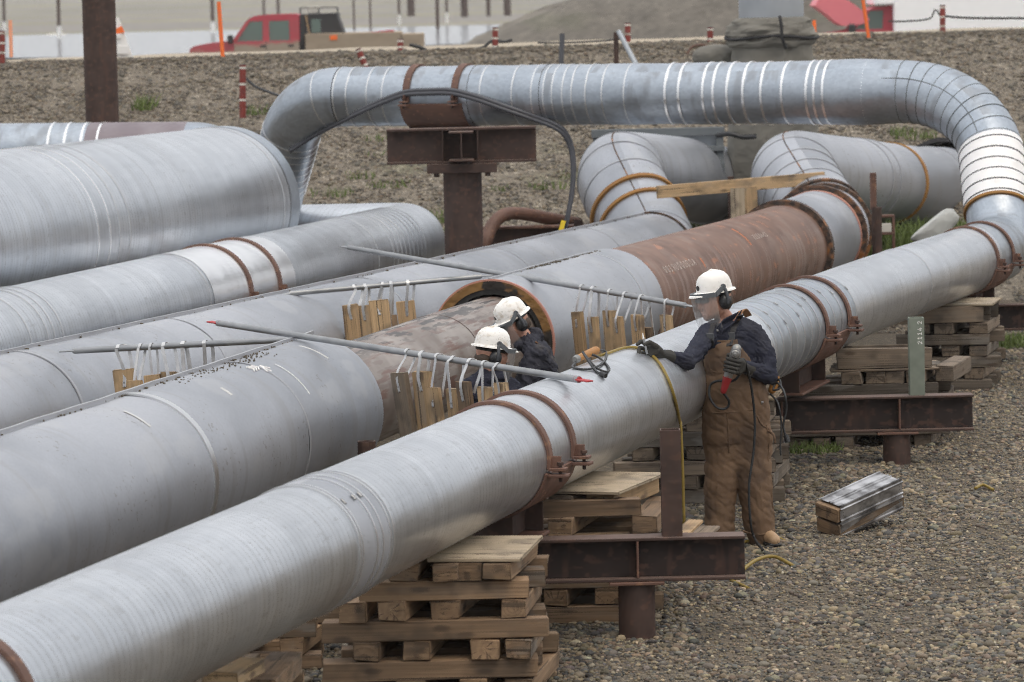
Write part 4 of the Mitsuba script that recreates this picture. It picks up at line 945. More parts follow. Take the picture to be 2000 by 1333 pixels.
# splintered plank ends by the post
solo('plank', beam_between(P(1322, 1052, 24.6), P(1358, 1018, 25.0), 0.10, 0.02), 'timber_fresh', 'pale broken plank end leaning up behind the nearest beam', 'plank')
solo('plank', beam_between(P(1362, 1050, 25.2), P(1385, 1030, 25.6), 0.14, 0.02), 'timber_grey', 'grey plank offcut lying beside the worker\'s left boot', 'plank')
k = thing('scrap_bundle', 'two wood blocks clad in dirty corrugated metal lying on the gravel', 'scrap bundle')
o = crest(1652, 1043, 20, 45); Rm = rotz(math.radians(40)) @ roty(math.radians(-13)) @ rotx(math.radians(12)); o = o + np.array([0.12, 0.20, 0.07])
for zz, yy, nm in ((0.055, 0.0, 'block'), (0.165, 0.01, 'block')):
    part(k, nm, put(cbox(0.66, 0.21, 0.095, 0.005, 0.003), Rm, o + Rm @ [0, yy, zz]), 'timber')
prof = [(0.0, 0), (0.010, 0), (0.014, 1), (0.022, 1), (0.026, 0), (0.092, 0), (0.096, 1), (0.104, 1), (0.108, 0), (0.120, 0), (0.124, 1), (0.132, 1), (0.136, 0), (0.205, 0), (0.209, 1), (0.217, 1), (0.221, 0), (0.236, 0)]
pts2 = np.array([[0, -0.108 - 0.011 * b_, a_] for a_, b_ in prof])
vv = np.vstack([pts2 + [-0.31, 0, 0], pts2 + [0.31, 0, 0]]); nn = len(pts2)
part(k, 'side_sheet', put((vv, np.array([[i_, i_ + 1, nn + i_ + 1, nn + i_] for i_ in range(nn - 1)])), Rm, o), 'scrap_metal')
pts2 = np.array([[0, -0.105 + a_ * 0.92, 0.227 + 0.009 * b_] for a_, b_ in prof])
vv = np.vstack([pts2 + [-0.29, 0, 0], pts2 + [0.30, 0, 0]])
part(k, 'top_sheet', put((vv, np.array([[i_, i_ + 1, nn + i_ + 1, nn + i_] for i_ in range(nn - 1)])), Rm, o), 'scrap_metal')
for sx_ in (-0.28, 0.28):
    for sz_ in (0.05, 0.075, 0.165, 0.185): part(k, 'rivet', put(lathe([(0, 0.003), (0.006, 0.002), (0.006, 0)], 8), Rm @ rotx(PI / 2), o + Rm @ [sx_, -0.1085, sz_]), 'nail_steel')


# ------------------------------------------------------------------ poles laid across the pipes and the boards hanging from them
def pole(a, b, label, red=()):
    k = thing('scaffold_pole', label, 'metal pole', 'galvanised poles laid across the pipes')
    a, b = np.asarray(a), np.asarray(b); d = norm(b - a)
    part(k, 'tube', tube([a + d * 0.1, b - d * 0.1], 0.0215, 14), 'tube_steel', 40)
    for e, s, i_ in ((a, 1, 0), (b, -1, 1)):
        w = norm(np.cross(d, [0, 0, 1]))
        part(k, 'flat_end', cat([nouv(put(cbox(0.12, 0.05, 0.010, 0.003), np.stack([d, w, np.cross(d, w)], 1), e + d * s * 0.05)), tube([e + d * s * 0.09, e + d * s * 0.13], [0.017, 0.0217], 14)]), 'red_paint' if i_ in red else 'tube_steel')
    return a, b
_e = p1.hit(1151, 745, R1)
for lift in np.arange(0.05, 1.6, 0.05):              # slide the right tip towards the viewer until the pole just clears the front pipe
    e2a = _e[1] - norm(ray(1151, 745)) * lift; q = P(410, 629, 27.75) + (e2a - P(410, 629, 27.75)) * np.linspace(0.3, 1, 120)[:, None]
    if min(np.linalg.norm(p1.p - w, axis=1).min() for w in q) > R1 + 0.024: break
b2a = pole(P(410, 629, 27.75), e2a, 'grey pole with red tips laid over the nearer end of the cut', (0, 1))
b2b = pole(P(120, 687, 28.25), P(612, 661, 27.55), 'grey pole crossing the smooth pipes at left, left of the red tipped pole')
b1a = pole(P(670, 482, 35.2), P(1352, 599, 30.7), 'long grey pole over the far end of the cut, ending at the face shield')
b1b = pole(P(543, 576, 33.6), P(962, 538, 33.75), 'dark grey pole meeting the long pole above the cut ring')
def on_pole(bar, x):
    a, b = bar; t = np.linspace(0, 1, 400)[:, None]; q = a + (b - a) * t
    return q[np.argmin(np.abs(np.array([px(w)[0] for w in q]) - x))]
def boards(bar, specs, straps, length, where, first):
    d = norm(bar[1] - bar[0]); nrm = norm(np.array([d[1], -d[0], 0])); 
    if nrm[1] > 0: nrm = -nrm
    n = len(specs)
    for i_, (x0, x1, yt, L, mt) in enumerate(specs):
        xm = (x0 + x1) / 2; xs = min(straps, key=lambda q: abs(q - xm - 4)); bp = on_pole(bar, xs)
        dd = px(bp)[2]; w = (x1 - x0) / F * dd * 1.16; top = P(xm, yt, dd) + nrm * rng.uniform(-0.03, 0.03); lean = rng.normal(0.02, 0.02)
        ax = norm(np.array([0.06 + lean, 0, -1.0])); ax = norm(ax)
        lab = f"{ORD[i_]} board from left among the {where}"
        k = thing('hanging_board', lab, 'board', 'boards hanging by tin straps from the poles')
        m = cbox(L, w * 0.97, 0.036, 0.004, 0.002); Rm = np.stack([ax, norm(np.cross(nrm, ax)), norm(np.cross(ax, np.cross(nrm, ax)))], 1)
        part(k, 'board', put(m, Rm, top + ax * L / 2), mt)
        f_ = top + ax * 0.12 + nrm * 0.021; 
        wd = norm(np.cross(nrm, [0, 0, 1]))
        sx_ = (xs - xm) / F * dd * 0.25
        f_ = f_ + wd * 0; b_ = f_ - nrm * 0.042
        up = np.array([0, 0, 1.0])
        q = [f_, f_ + (top - (top + ax * 0.12)) * 0.9 + nrm * 0.002, bp + nrm * 0.026 - up * 0.02, bp + nrm * 0.024 + up * 0.008, bp + up * 0.027, bp - nrm * 0.024 + up * 0.008, bp - nrm * 0.03 - up * 0.03 + d * 0.03, b_ + up * 0.06 + d * 0.02]
        q = np.array(q); q[1:3] += rng.normal(0, 0.006, (2, 3)); q[5:] += d * rng.normal(0.01, 0.02) + rng.normal(0, 0.006, (3, 3))
        part(k, 'strap', ribbon(spline(q, 4), d + V(0, rng.normal(0, 0.25), 0), 0.027 * rng.uniform(0.85, 1.05), 0.0012), 'tin_strap')
        for e in (0.0, 0.03): part(k, 'nail', put(lathe([(0, 0.004), (0.006, 0.003), (0.006, 0)], 8), basis(nrm, (0.1, 0.2, 1))[:, [1, 2, 0]], f_ + up * e + nrm * 0.003), 'nail_steel')
boards(b1a, [(1117, 1147, 609, 0.62, 'timber_fresh'), (1145, 1171, 619, 0.55, 'timber_fresh'), (1171, 1206, 607, 0.6, 'timber_fresh'), (1199, 1224, 619, 0.5, 'timber_fresh'), (1224, 1257, 616, 0.5, 'timber_fresh'), (1249, 1277, 640, 0.4, 'timber'), (1280, 1311, 616, 0.5, 'timber_fresh')],
       (1138, 1159, 1192, 1222, 1254, 1280, 1303), 0.6, 'boards hanging from the long pole', 0)
boards(b2a, [(762, 803, 728, 0.62, 'timber_grey'), (792, 842, 727, 0.55, 'timber_fresh'), (826, 863, 757, 0.5, 'timber_fresh'), (863, 893, 760, 0.42, 'timber_fresh'), (892, 928, 745, 0.42, 'timber'), (925, 958, 757, 0.35, 'timber_fresh'), (960, 993, 748, 0.35, 'timber_fresh')],
       (797, 825, 855, 886, 920, 947, 972), 0.6, 'boards hanging from the red tipped pole', 0)
boards(b1b, [(669, 696, 595, 0.32, 'timber_fresh'), (697, 722, 597, 0.36, 'timber_fresh'), (722, 756, 586, 0.36, 'timber_fresh'), (748, 774, 617, 0.3, 'timber'), (776, 808, 589, 0.4, 'timber_fresh')],
       (692, 713, 746, 763, 797), 0.4, 'boards hanging from the dark pole', 0)
boards(b2b, [(220, 261, 722, 0.30, 'timber_fresh'), (253, 281, 742, 0.3, 'timber_fresh'), (284, 315, 732, 0.34, 'timber_fresh'), (318, 346, 726, 0.34, 'timber_fresh'), (350, 374, 732, 0.34, 'timber'), (390, 412, 722, 0.34, 'timber_fresh')],
       (233, 275, 296, 322, 359, 401), 0.4, 'boards hanging from the left pole', 0)


# ------------------------------------------------------------------ people
def blob(groups, edge=0.02, it=12, seed=0, fold=0.0, fscale=(9, 9, 14)):
    """Union of hulls; each group is a list of (point, radius)."""
    ms = []
    for g in groups:
        ms.append(m3.Manifold.batch_hull([m3.Manifold.sphere(r, 20).translate(tuple(map(float, p))) for p, r in g]))
    u = m3.Manifold.batch_boolean(ms, m3.OpType.Add).refine_to_length(edge).to_mesh()
    t = trimesh.Trimesh(u.vert_properties[:, :3], u.tri_verts, process=True)
    trimesh.smoothing.filter_taubin(t, lamb=0.5, nu=0.51, iterations=it)
    if fold:
        v = np.array(t.vertices); n = (meshkit.fbm(v * np.array(fscale), 3, seed) - 0.5) * 2
        r2 = np.abs(meshkit.noise(v * np.array(fscale) * 1.3 + 7, seed + 3) - 0.5) * 2
        d_ = v * np.array(fscale) * 1.9; d_[:, 2] += 1.2 * d_[:, 0]
        r3 = np.abs(meshkit.fbm(d_, 2, seed + 9) - 0.5) * 2
        t.vertices = v + t.vertex_normals * (fold * 0.7 * n - fold * 0.7 * (1 - r2) ** 4 - fold * 0.9 * (1 - np.clip(r3 * 1.6, 0, 1)) ** 3)[:, None]
    return (np.array(t.vertices), np.array(t.faces))
def limb(*pr): return [[pr[i_], pr[i_ + 1]] for i_ in range(len(pr) - 1)]
def fingers(w, f, n, thumb_side, curl, spread=0.02, s=1.0, thumb_to=None, rad=0.0112):
    """Gloved hand: w wrist, f towards the fingers, n out of the palm; curl: bend of each finger per joint."""
    f, n = norm(f), norm(np.asarray(n) - norm(f) * (np.asarray(n) @ norm(f))); l = np.cross(n, f) * thumb_side
    kn = [w + f * 0.088 * s + l * o * s for o in (0.030, 0.010, -0.011, -0.031)]
    g = [[(w, 0.030 * s), (w + f * 0.045 * s + l * 0.012, 0.028 * s), (kn[0], 0.015 * s), (kn[3], 0.014 * s), (w + f * 0.05 * s - l * 0.02, 0.02 * s)], [(kn[0], 0.0150 * s), (kn[1], 0.0150 * s), (kn[2], 0.0150 * s), (kn[3], 0.0140 * s)]]
    for i_, (L, c) in enumerate(zip((0.95, 1.05, 1.0, 0.8), curl)):
        p, a = kn[i_], 0.0; r = rad * s
        for seg_, frac in ((0.042, 1.0), (0.028, 1.1), (0.023, 0.8)):
            a += c * frac; d = norm(f * math.cos(a) + n * math.sin(a) + l * spread * (1.5 - i_) * 4 * max(0, math.cos(a)))
            q = p + d * seg_ * L * s; g.append([(p, r), (q, r * 0.93)]); p, r = q, r * 0.93
    t0 = w + f * 0.028 * s + l * 0.028 * s
    t1 = t0 + norm(f * 0.6 + l * 0.75 + n * 0.25) * 0.04 * s
    t2 = thumb_to if thumb_to is not None else t1 + norm(f * 0.8 + l * 0.2 + n * 0.5) * 0.034 * s
    g += [[(t0, 0.017 * s), (t1, 0.0135 * s)], [(t1, 0.0135 * s), (t2, 0.0115 * s)]]
    return g
def head_groups(c, fwd, up, s=1.0):
    """Skull, jaw, brow, nose, ears round the head centre c."""
    f, u = norm(fwd), norm(np.asarray(up) - norm(fwd) * (np.asarray(up) @ norm(fwd))); r = np.cross(f, u)
    q = lambda a, b, d: c + (f * a + r * b + u * d) * s
    return [[(q(0.01, 0, 0.045), 0.082 * s), (q(-0.03, 0, 0.03), 0.082 * s)], [(q(0.05, 0.03, 0.0), 0.05 * s), (q(0.05, -0.03, 0.0), 0.05 * s), (q(0.07, 0, -0.085), 0.030 * s), (q(0.0, 0.045, -0.06), 0.030 * s), (q(0.0, -0.045, -0.06), 0.030 * s)],
            [(q(0.094, 0.03, 0.03), 0.012 * s), (q(0.094, -0.03, 0.03), 0.012 * s)], [(q(0.100, 0, 0.01), 0.010 * s), (q(0.122, 0, -0.022), 0.012 * s), (q(0.102, 0.012, -0.026), 0.009 * s), (q(0.102, -0.012, -0.026), 0.009 * s)],
            [(q(0.096, 0.018, -0.055), 0.009 * s), (q(0.096, -0.018, -0.055), 0.009 * s), (q(0.09, 0, -0.068), 0.010 * s)],
            [(q(-0.01, 0.080, 0.015), 0.014 * s), (q(-0.015, 0.082, -0.025), 0.011 * s)], [(q(-0.01, -0.080, 0.015), 0.014 * s), (q(-0.015, -0.082, -0.025), 0.011 * s)]], (f, r, u, q)
def helmet(k, c, f, r, u, q, mt):
    """Hard hat: ribbed dome, brim with a peak; c is the head centre."""
    n = 48; rings = []
    a = np.arange(n) * 2 * PI / n; base = q(-0.005, 0, 0.062)
    rows = [(1.20, -0.006), (1.17, 0.004), (1.02, 0.008), (1.0, 0.03), (0.965, 0.06), (0.88, 0.09), (0.73, 0.113), (0.5, 0.128), (0.25, 0.135), (0.0, 0.137)]
    v = []
    for rr, z in rows:
        fx, fy = 0.128 * rr, 0.105 * rr
        peak = (0.045 * np.maximum(np.cos(a), 0) ** 2 if rr > 1.1 else 0) 
        crown = 0.006 * np.exp(-(np.sin(a) * rr / 0.18) ** 2) * (z > 0.05)
        v.append(base + ((np.cos(a) * fx + peak)[:, None] * f + (np.sin(a) * fy)[:, None] * r + (z + crown - (0.012 * np.maximum(np.cos(a), 0) if rr > 1.1 else 0))[:, None] * u if True else None))
    v = np.vstack(v); fc = []
    for i_ in range(len(rows) - 1):
        for j_ in range(n):
            j2 = (j_ + 1) % n; fc.append([i_ * n + j_, i_ * n + j2, (i_ + 1) * n + j2, (i_ + 1) * n + j_])
    hk = part(k, 'hard_hat', (v, np.array(fc)), mt, 40)
    part(hk, 'ridge', tube([base + f * x + u * z for x, z in ((0.118, 0.045), (0.10, 0.085), (0.06, 0.122), (0, 0.142), (-0.06, 0.124), (-0.11, 0.082))], 0.011, 8), mt, 40)
    for sd in (1, -1): part(hk, 'slot', nouv(put(cbox(0.05, 0.014, 0.018, 0.004), np.stack([f, r, u], 1), base + r * sd * 0.108 + u * 0.016 + f * 0.01)), mt)
    part(k, 'suspension', tube([base + f * 0.105 * math.cos(t) + r * 0.088 * math.sin(t) - u * 0.02 for t in np.linspace(0.6, 5.68, 24)], 0.012, 8), 'dark_plastic', 40)
    return base
def muff(k, q, f, r, u, side, mount):
    for sd in side:
        cen = q(-0.012, sd * 0.098, -0.005); ax = r * sd
        e = basis(ax, (0.1, 0.2, 1))[:, [1, 2, 0]]
        m = lathe([(0, 0.034), (0.026, 0.032), (0.040, 0.020), (0.046, 0.004), (0.046, -0.006), (0.030, -0.012)], 24); v = m[0] * [0.92, 1.15, 1]
        E = np.stack([f, u, ax], 1)
        mk = part(k, 'ear_muff', put((v, m[1]), E, cen), 'dark_plastic', 40)
        part(mk, 'cushion', put((lathe([(0.028, -0.018), (0.044, -0.016), (0.047, -0.007), (0.044, 0.0)], 24)[0] * [0.92, 1.15, 1], lathe([(0.028, -0.018), (0.044, -0.016), (0.047, -0.007), (0.044, 0.0)], 24)[1]), E, cen), 'rubber', 40)
        part(mk, 'arm', tube([cen + ax * 0.034 - u * 0.015, cen + ax * 0.040 + u * 0.03, cen + ax * 0.026 + u * 0.075, mount + ax * 0.112 + u * 0.03], [0.009, 0.011, 0.012, 0.015], 8), 'grey_plastic', 40)
        part(mk, 'pivot', put(lathe([(0, 0.016), (0.016, 0.014), (0.018, 0)], 16), E, mount + ax * 0.112 + u * 0.032), 'grey_plastic', 40)

# --- the standing worker
mo = Z(1450, 1062, 0.0); mo[2] = 0.0                # between the feet
def mp(x, y, d=0.0):                                # body point from its place in the picture at the man's distance (d metres nearer)
    return P(x, y, px(mo)[2] - d)
man = thing('person', 'standing worker in brown bib overalls, navy shirt and white hard hat with clear face shield', 'person')
hipL, hipR = mp(1466, 862), mp(1408, 862)
shL, shR = mp(1474, 652, 0.02), mp(1384, 650, 0.22)
elL, wrL = mp(1500, 733, 0.12), mp(1450, 716, 0.34)
hand_t = p1.hit(1264, 692, R1)
wrR = P(1292, 694, 26.82); elR = P(1344, 708, 27.0)
if True:
    hnd = P(1262, 684, 26.6)
neck, hc = mp(1418, 628, 0.08), mp(1397, 588, 0.14)
hf, hu = norm(V(-0.86, -0.50, -0.12)), V(-0.10, 0, 1)
hg, (f_, r_, u_, hq) = head_groups(hc, hf, hu, 1.06)
chest = mp(1426, 690, 0.06); belly = mp(1432, 780, 0.10); pelvis = mp(1437, 845, 0.0)
body = hg + [[(neck, 0.062), (hc - u_ * 0.05 - f_ * 0.01, 0.058)], [(neck, 0.055), (shL, 0.045), (shR, 0.045), (chest, 0.10)], [(chest, 0.10), (belly, 0.10)], [(belly, 0.10), (pelvis, 0.10)]] + \
    limb((shL, 0.045), (elL, 0.038), (wrL, 0.028)) + limb((shR, 0.045), (elR, 0.038), (wrR, 0.028)) + \
    limb((hipL, 0.09), (mp(1474, 962), 0.06), (mp(1488, 1050), 0.045)) + limb((hipR, 0.09), (mp(1406, 955), 0.06), (mp(1404, 1045), 0.045))
part(man, 'body', blob(body, 0.012, 8), 'skin', True)
part(man, 'beard', blob([[(hq(0.074, 0, -0.088), 0.031), (hq(0.03, 0.046, -0.066), 0.027), (hq(0.03, -0.046, -0.066), 0.027)], [(hq(0.098, 0.02, -0.045), 0.009), (hq(0.098, -0.02, -0.045), 0.009)]], 0.01, 5), 'beard', True)
part(man, 'hair', blob([[(hq(-0.055, 0.03, -0.01), 0.055), (hq(-0.055, -0.03, -0.01), 0.055), (hq(-0.06, 0, -0.055), 0.035)]], 0.012, 5), 'hair', True)
shirt = [[(mp(1396, 648, 0.13), 0.075), (mp(1452, 642, 0.02), 0.078), (shL, 0.072), (shR, 0.070), (mp(1428, 632, 0.05), 0.062), (mp(1412, 634, 0.11), 0.058)],
         [(shL, 0.075), (shR, 0.075), (mp(1420, 705, 0.08), 0.135), (mp(1446, 705, 0.02), 0.135), (mp(1425, 760, 0.06), 0.14), (mp(1452, 775, 0.0), 0.155)]] + \
    limb((shL, 0.078), ((shL + elL) / 2 + V(0.02, 0, 0), 0.082), (elL, 0.072), ((elL + wrL) / 2, 0.060), (wrL, 0.044)) + limb((shR, 0.075), ((shR + elR) / 2, 0.070), (elR, 0.058), ((elR + wrR) / 2, 0.051), (wrR, 0.041))
shirt_mesh = blob(shirt, 0.011, 6, 3, 0.010, (7, 7, 13))
part(man, 'shirt', shirt_mesh, 'navy_cloth', True)
tie_ = [[(neck + V(0.02, 0.03, 0.0), 0.075), (neck - V(0.0, 0.03, 0.05), 0.07)]]
ov = [[(mp(1396, 668, 0.205), 0.062), (mp(1420, 668, 0.185), 0.062), (mp(1396, 652, 0.19), 0.045), (mp(1420, 652, 0.17), 0.045), (mp(1404, 700, 0.18), 0.110), (mp(1420, 705, 0.16), 0.105), (mp(1412, 755, 0.15), 0.15), (mp(1452, 762, 0.06), 0.165)],
      [(mp(1412, 755, 0.15), 0.15), (mp(1452, 762, 0.06), 0.165), (mp(1412, 850, 0.06), 0.145), (mp(1464, 850, 0.0), 0.16)],
      [(mp(1410, 850, 0.05), 0.14), (mp(1466, 850, 0.0), 0.155), (mp(1412, 900, 0.03), 0.118), (mp(1472, 905, 0.0), 0.13)]] + \
    limb((mp(1414, 880, 0.03), 0.135), (mp(1408, 955, 0.04), 0.116), (mp(1405, 1020, 0.02), 0.108), (mp(1406, 1050, 0.02), 0.104)) + \
    limb((mp(1466, 880, 0.0), 0.145), (mp(1474, 955, 0.03), 0.122), (mp(1482, 1015, 0.01), 0.112), (mp(1488, 1048, 0.0), 0.098))
om = blob(ov, 0.011, 6, 11, 0.0085, (4.0, 4.0, 7.5))
# cut the bib off level at its top edge, leaving the shirt above it
ovm = trimesh.Trimesh(*om, process=False); zb_ = mp(1410, 664, 0.2)[2]
ovm = trimesh.intersections.slice_mesh_plane(ovm, [0, 0, -1], [0, 0, zb_])
part(man, 'overalls', (np.array(ovm.vertices), np.array(ovm.faces)), 'brown_duck', True)
def front(x, y, lift=0.012, both=False):
    """Point on the front of the clothes seen at a pixel."""
    best = None
    for tm_ in ([ovm, trimesh.Trimesh(*shirt_mesh, process=False)] if both else [ovm]):
        loc, ri, ti = tm_.ray.intersects_location([EYE], [norm(ray(x, y))])
        for q in loc:
            if best is None or np.linalg.norm(q - EYE) < np.linalg.norm(best - EYE): best = q
    return best - norm(ray(x, y)) * lift if best is not None else mp(x, y, 0.2)
for pts_ in (((1389, 676), (1387, 662), (1388, 648), (1394, 632)), ((1424, 676), (1428, 660), (1434, 640), (1442, 624), (1447, 616))):
    q_ = [front(x_, y_, 0.009, True) for x_, y_ in pts_]
    part(man, 'bib_strap', ribbon(spline(q_, 6), (1, 0.15, 0.15), 0.042, 0.003), 'black_web')
    c_ = front(pts_[1][0], pts_[1][1] - 3, 0.016, True)
    part(man, 'buckle', nouv(put(cbox(0.052, 0.010, 0.05, 0.004), np.eye(3), c_)), 'grey_plastic')
for nm_, pts_, r_2 in (('bib_hem', ((1379, 667), (1395, 667), (1412, 667), (1432, 667)), 0.006), ('waist_seam', ((1372, 803), (1390, 806), (1412, 806), (1440, 804), (1470, 801), (1500, 797)), 0.005), ('fly_seam', ((1420, 808), (1422, 835), (1423, 862), (1424, 885)), 0.005),
        ('bib_pocket', ((1386, 692), (1388, 722), (1408, 728), (1430, 722), (1431, 692)), 0.004), ('side_seam', ((1497, 830), (1503, 862), (1500, 895), (1506, 930), (1508, 975), (1512, 1010)), 0.005), ('cuff', ((1452, 1038), (1470, 1044), (1490, 1044), (1512, 1036)), 0.008), ('pocket_edge', ((1478, 812), (1488, 830), (1502, 838)), 0.006), ('tool_loop', ((1500, 842), (1511, 850), (1514, 866)), 0.009)):
    part(man, nm_, tube(spline([front(x_, y_, 0.002) for x_, y_ in pts_], 6), r_2, 6), 'brown_duck', True)
part(man, 'shoulder_strap', ribbon(spline([mp(1436, 634, 0.13), mp(1443, 614, 0.06), mp(1452, 606, -0.03), mp(1462, 618, -0.12)], 6), (1, 0.1, 0.3), 0.05, 0.003), 'brown_strap')
for pts_ in (((1444, 612), (1440, 622), (1426, 638), (1409, 650)), ((1438, 616), (1422, 624), (1406, 634), (1402, 648))):
    q_ = [front(x_, y_, 0.014, True) if y_ > 625 else front(x_, 628, 0.014, True) + (P(x_, y_, 27) - P(x_, 628, 27)) for x_, y_ in pts_]
    part(man, 'collar', ribbon(spline(q_, 6), (0.6, 0.1, 0.8), 0.055, 0.004), 'navy_cloth', 40)
part(man, 'button', put(lathe([(0, 0.006), (0.009, 0.004), (0.009, 0)], 10), rotx(PI / 2), front(1489, 786, 0.008)), 'nail_steel')
part(man, 'button', put(lathe([(0, 0.006), (0.009, 0.004), (0.009, 0)], 10), rotx(PI / 2), front(1401, 646, 0.012, True)), 'nail_steel')
def h2(x, y, d=0.0): return P(x, y, 26.6 - d)
gR = [[(wrR, 0.034), (h2(1282, 684, 0.0), 0.036), (h2(1272, 692, 0.0), 0.034), (h2(1268, 680, 0.0), 0.028)]]
for fa, fb, fc, fd_ in (((1268, 676), (1252, 667), (1245, 673), 0.02), ((1265, 682), (1249, 680), (1247, 690), 0.04), ((1265, 690), (1251, 691), (1253, 700), 0.04), ((1269, 697), (1258, 700), (1261, 706), 0.03)):
    a_, b_, c_ = h2(*fa, 0.0), h2(*fb, fd_), h2(*fc, fd_ + 0.02); gR += limb((a_, 0.0155), (b_, 0.0135), (c_, 0.0120))
gR += limb((h2(1282, 677, 0.03), 0.018), (h2(1269, 669, 0.06), 0.015), (h2(1259, 673, 0.075), 0.0125))
part(man, 'glove', blob(gR + [[(wrR, 0.036), (wrR + (elR - wrR) * 0.28, 0.049)]], 0.006, 5), 'glove_leather', True)
g0, g1 = mp(1436, 690, 0.47), mp(1413, 764, 0.42); gd = norm(g1 - g0); gf = norm(V(0.05, -1, 0.15) - gd * (V(0.05, -1, 0.15) @ gd))
gl = norm(np.cross(gd, gf)); gl = gl if gl[0] > 0 else -gl
gL = [[(wrL, 0.036), (g0 + gd * 0.05 + gl * 0.052, 0.030), (g0 + gd * 0.11 + gl * 0.052, 0.030)]]
for i_ in range(4):
    A_ = g0 + gd * (0.040 + 0.026 * i_); L_ = (1.0, 1.05, 1.0, 0.85)[i_]
    gL += limb((A_ + gl * 0.052 + gf * 0.005, 0.017), (A_ + gl * 0.034 * L_ + gf * 0.044, 0.0145), (A_ - gl * 0.012 * L_ + gf * 0.050, 0.0135), (A_ - gl * 0.042 * L_ + gf * 0.022 + gd * 0.006, 0.012))
gL += limb((g0 + gd * 0.05 + gl * 0.05 - gf * 0.02, 0.02), (g0 + gd * 0.03 + gl * 0.0 - gf * 0.046, 0.016), (g0 + gd * 0.03 - gl * 0.04 - gf * 0.02, 0.013))
part(man, 'glove', blob(gL + [[(wrL, 0.040), (wrL + (elL - wrL) * 0.25, 0.050)]], 0.006, 5), 'glove_leather', True)
for tx, ty, hd in ((1497, 1064, V(0.25, -1, 0)), (1404, 1056, V(-0.2, -1, 0))):
    o = Z(tx, ty, 0.0) + V(0, 0.10, 0); hd = norm(hd)
    bt = [[(o + V(0, 0, 0.055), 0.05), (o + hd * 0.14 + V(0, 0, 0.045), 0.045), (o + hd * 0.20 + V(0, 0, 0.042), 0.040)], [(o + V(0, 0, 0.055), 0.05), (o + V(0, 0, 0.15) - hd * 0.01, 0.052)]]
    bk = part(man, 'boot', blob(bt, 0.012, 5), 'boot_leather', True)
    part(bk, 'sole', blob([[(o - hd * 0.03 + V(0, 0, 0.012), 0.012), (o + hd * 0.22 + V(0.03, 0, 0.012), 0.012), (o + hd * 0.22 + V(-0.03, 0, 0.012), 0.012), (o + V(0.045, 0, 0.012), 0.012), (o + V(-0.045, 0, 0.012), 0.012)]], 0.02, 2), 'rubber', True)
hb = helmet(man, hc, f_, r_, u_, hq, 'hat_clean')
muff(man, hq, f_, r_, u_, (1, -1), hb)
def shield(k, hb, f, r, u, tilt_, mt_frame, mt_pane, h0=0.19, w=1.0):
    """Face shield on a brow band: pane bent round the face, hanging from the band, swung by tilt_ about the temples."""
    ax = r; piv = hb + u * 0.02
    def swing(q):
        c, s = math.cos(tilt_), math.sin(tilt_); d = q - piv
        return piv + d * c + np.cross(ax, d) * s + ax * (ax @ d) * (1 - c)
    a = np.linspace(-1.25, 1.25, 21)
    band = np.array([swing(hb + f * (0.150 * math.cos(t) + 0.02) + r * 0.128 * math.sin(t) - u * 0.012) for t in a])
    part(k, 'brow_band', ribbon(band, u, 0.03, 0.006), mt_frame, 40)
    for sd in (-1, 1): part(k, 'bracket', ribbon(spline([swing(hb + f * (0.150 * math.cos(1.25) + 0.02) + r * sd * 0.124 - u * 0.012), swing(hb + f * 0.03 + r * sd * 0.124 + u * 0.012), hb + r * sd * 0.122 + u * 0.03], 5), u, 0.034, 0.005), mt_frame, 40)
    rows = []
    for z in np.linspace(0, 1, 8):
        rows.append([swing(hb + f * (0.152 * math.cos(t) + 0.022 - 0.03 * z * z) + r * 0.130 * math.sin(t) * (1 - 0.10 * z * z) - u * (0.015 + h0 * z)) for t in a * w])
    v = np.array(rows).reshape(-1, 3); n = len(a)
    fc = np.array([[i_ * n + j_, i_ * n + j_ + 1, (i_ + 1) * n + j_ + 1, (i_ + 1) * n + j_] for i_ in range(7) for j_ in range(n - 1)])
    part(k, 'face_shield', (v, fc), mt_pane, True)
shield(man, hb, f_, r_, u_, 0.02, 'visor_grey', 'visor_clear', 0.225)
part(man, 'safety_glasses', tube([hq(0.085, -0.06, 0.018), hq(0.108, -0.035, 0.018), hq(0.114, 0, 0.02), hq(0.108, 0.035, 0.018), hq(0.085, 0.06, 0.018), hq(0.0, 0.083, 0.02)], [0.014, 0.018, 0.014, 0.018, 0.014, 0.004], 8), 'visor_grey', True)
part(man, 'badge', put(lathe([(0, 0.003), (0.018, 0.002), (0.018, 0)], 16), np.stack([r_, u_, f_], 1), hb + f_ * 0.128 + u_ * 0.04), 'dark_plastic')
k = thing('chalk_stick', 'grey marker stick in the standing worker\'s raised glove', 'marker')
part(k, 'barrel', tube([h2(1264, 692, 0.07), h2(1257, 662, 0.075)], 0.0075, 8), 'tube_steel')
part(k, 'tip', tube([h2(1257, 662, 0.075), h2(1255, 651, 0.075)], [0.0065, 0.003], 8), 'chalk')
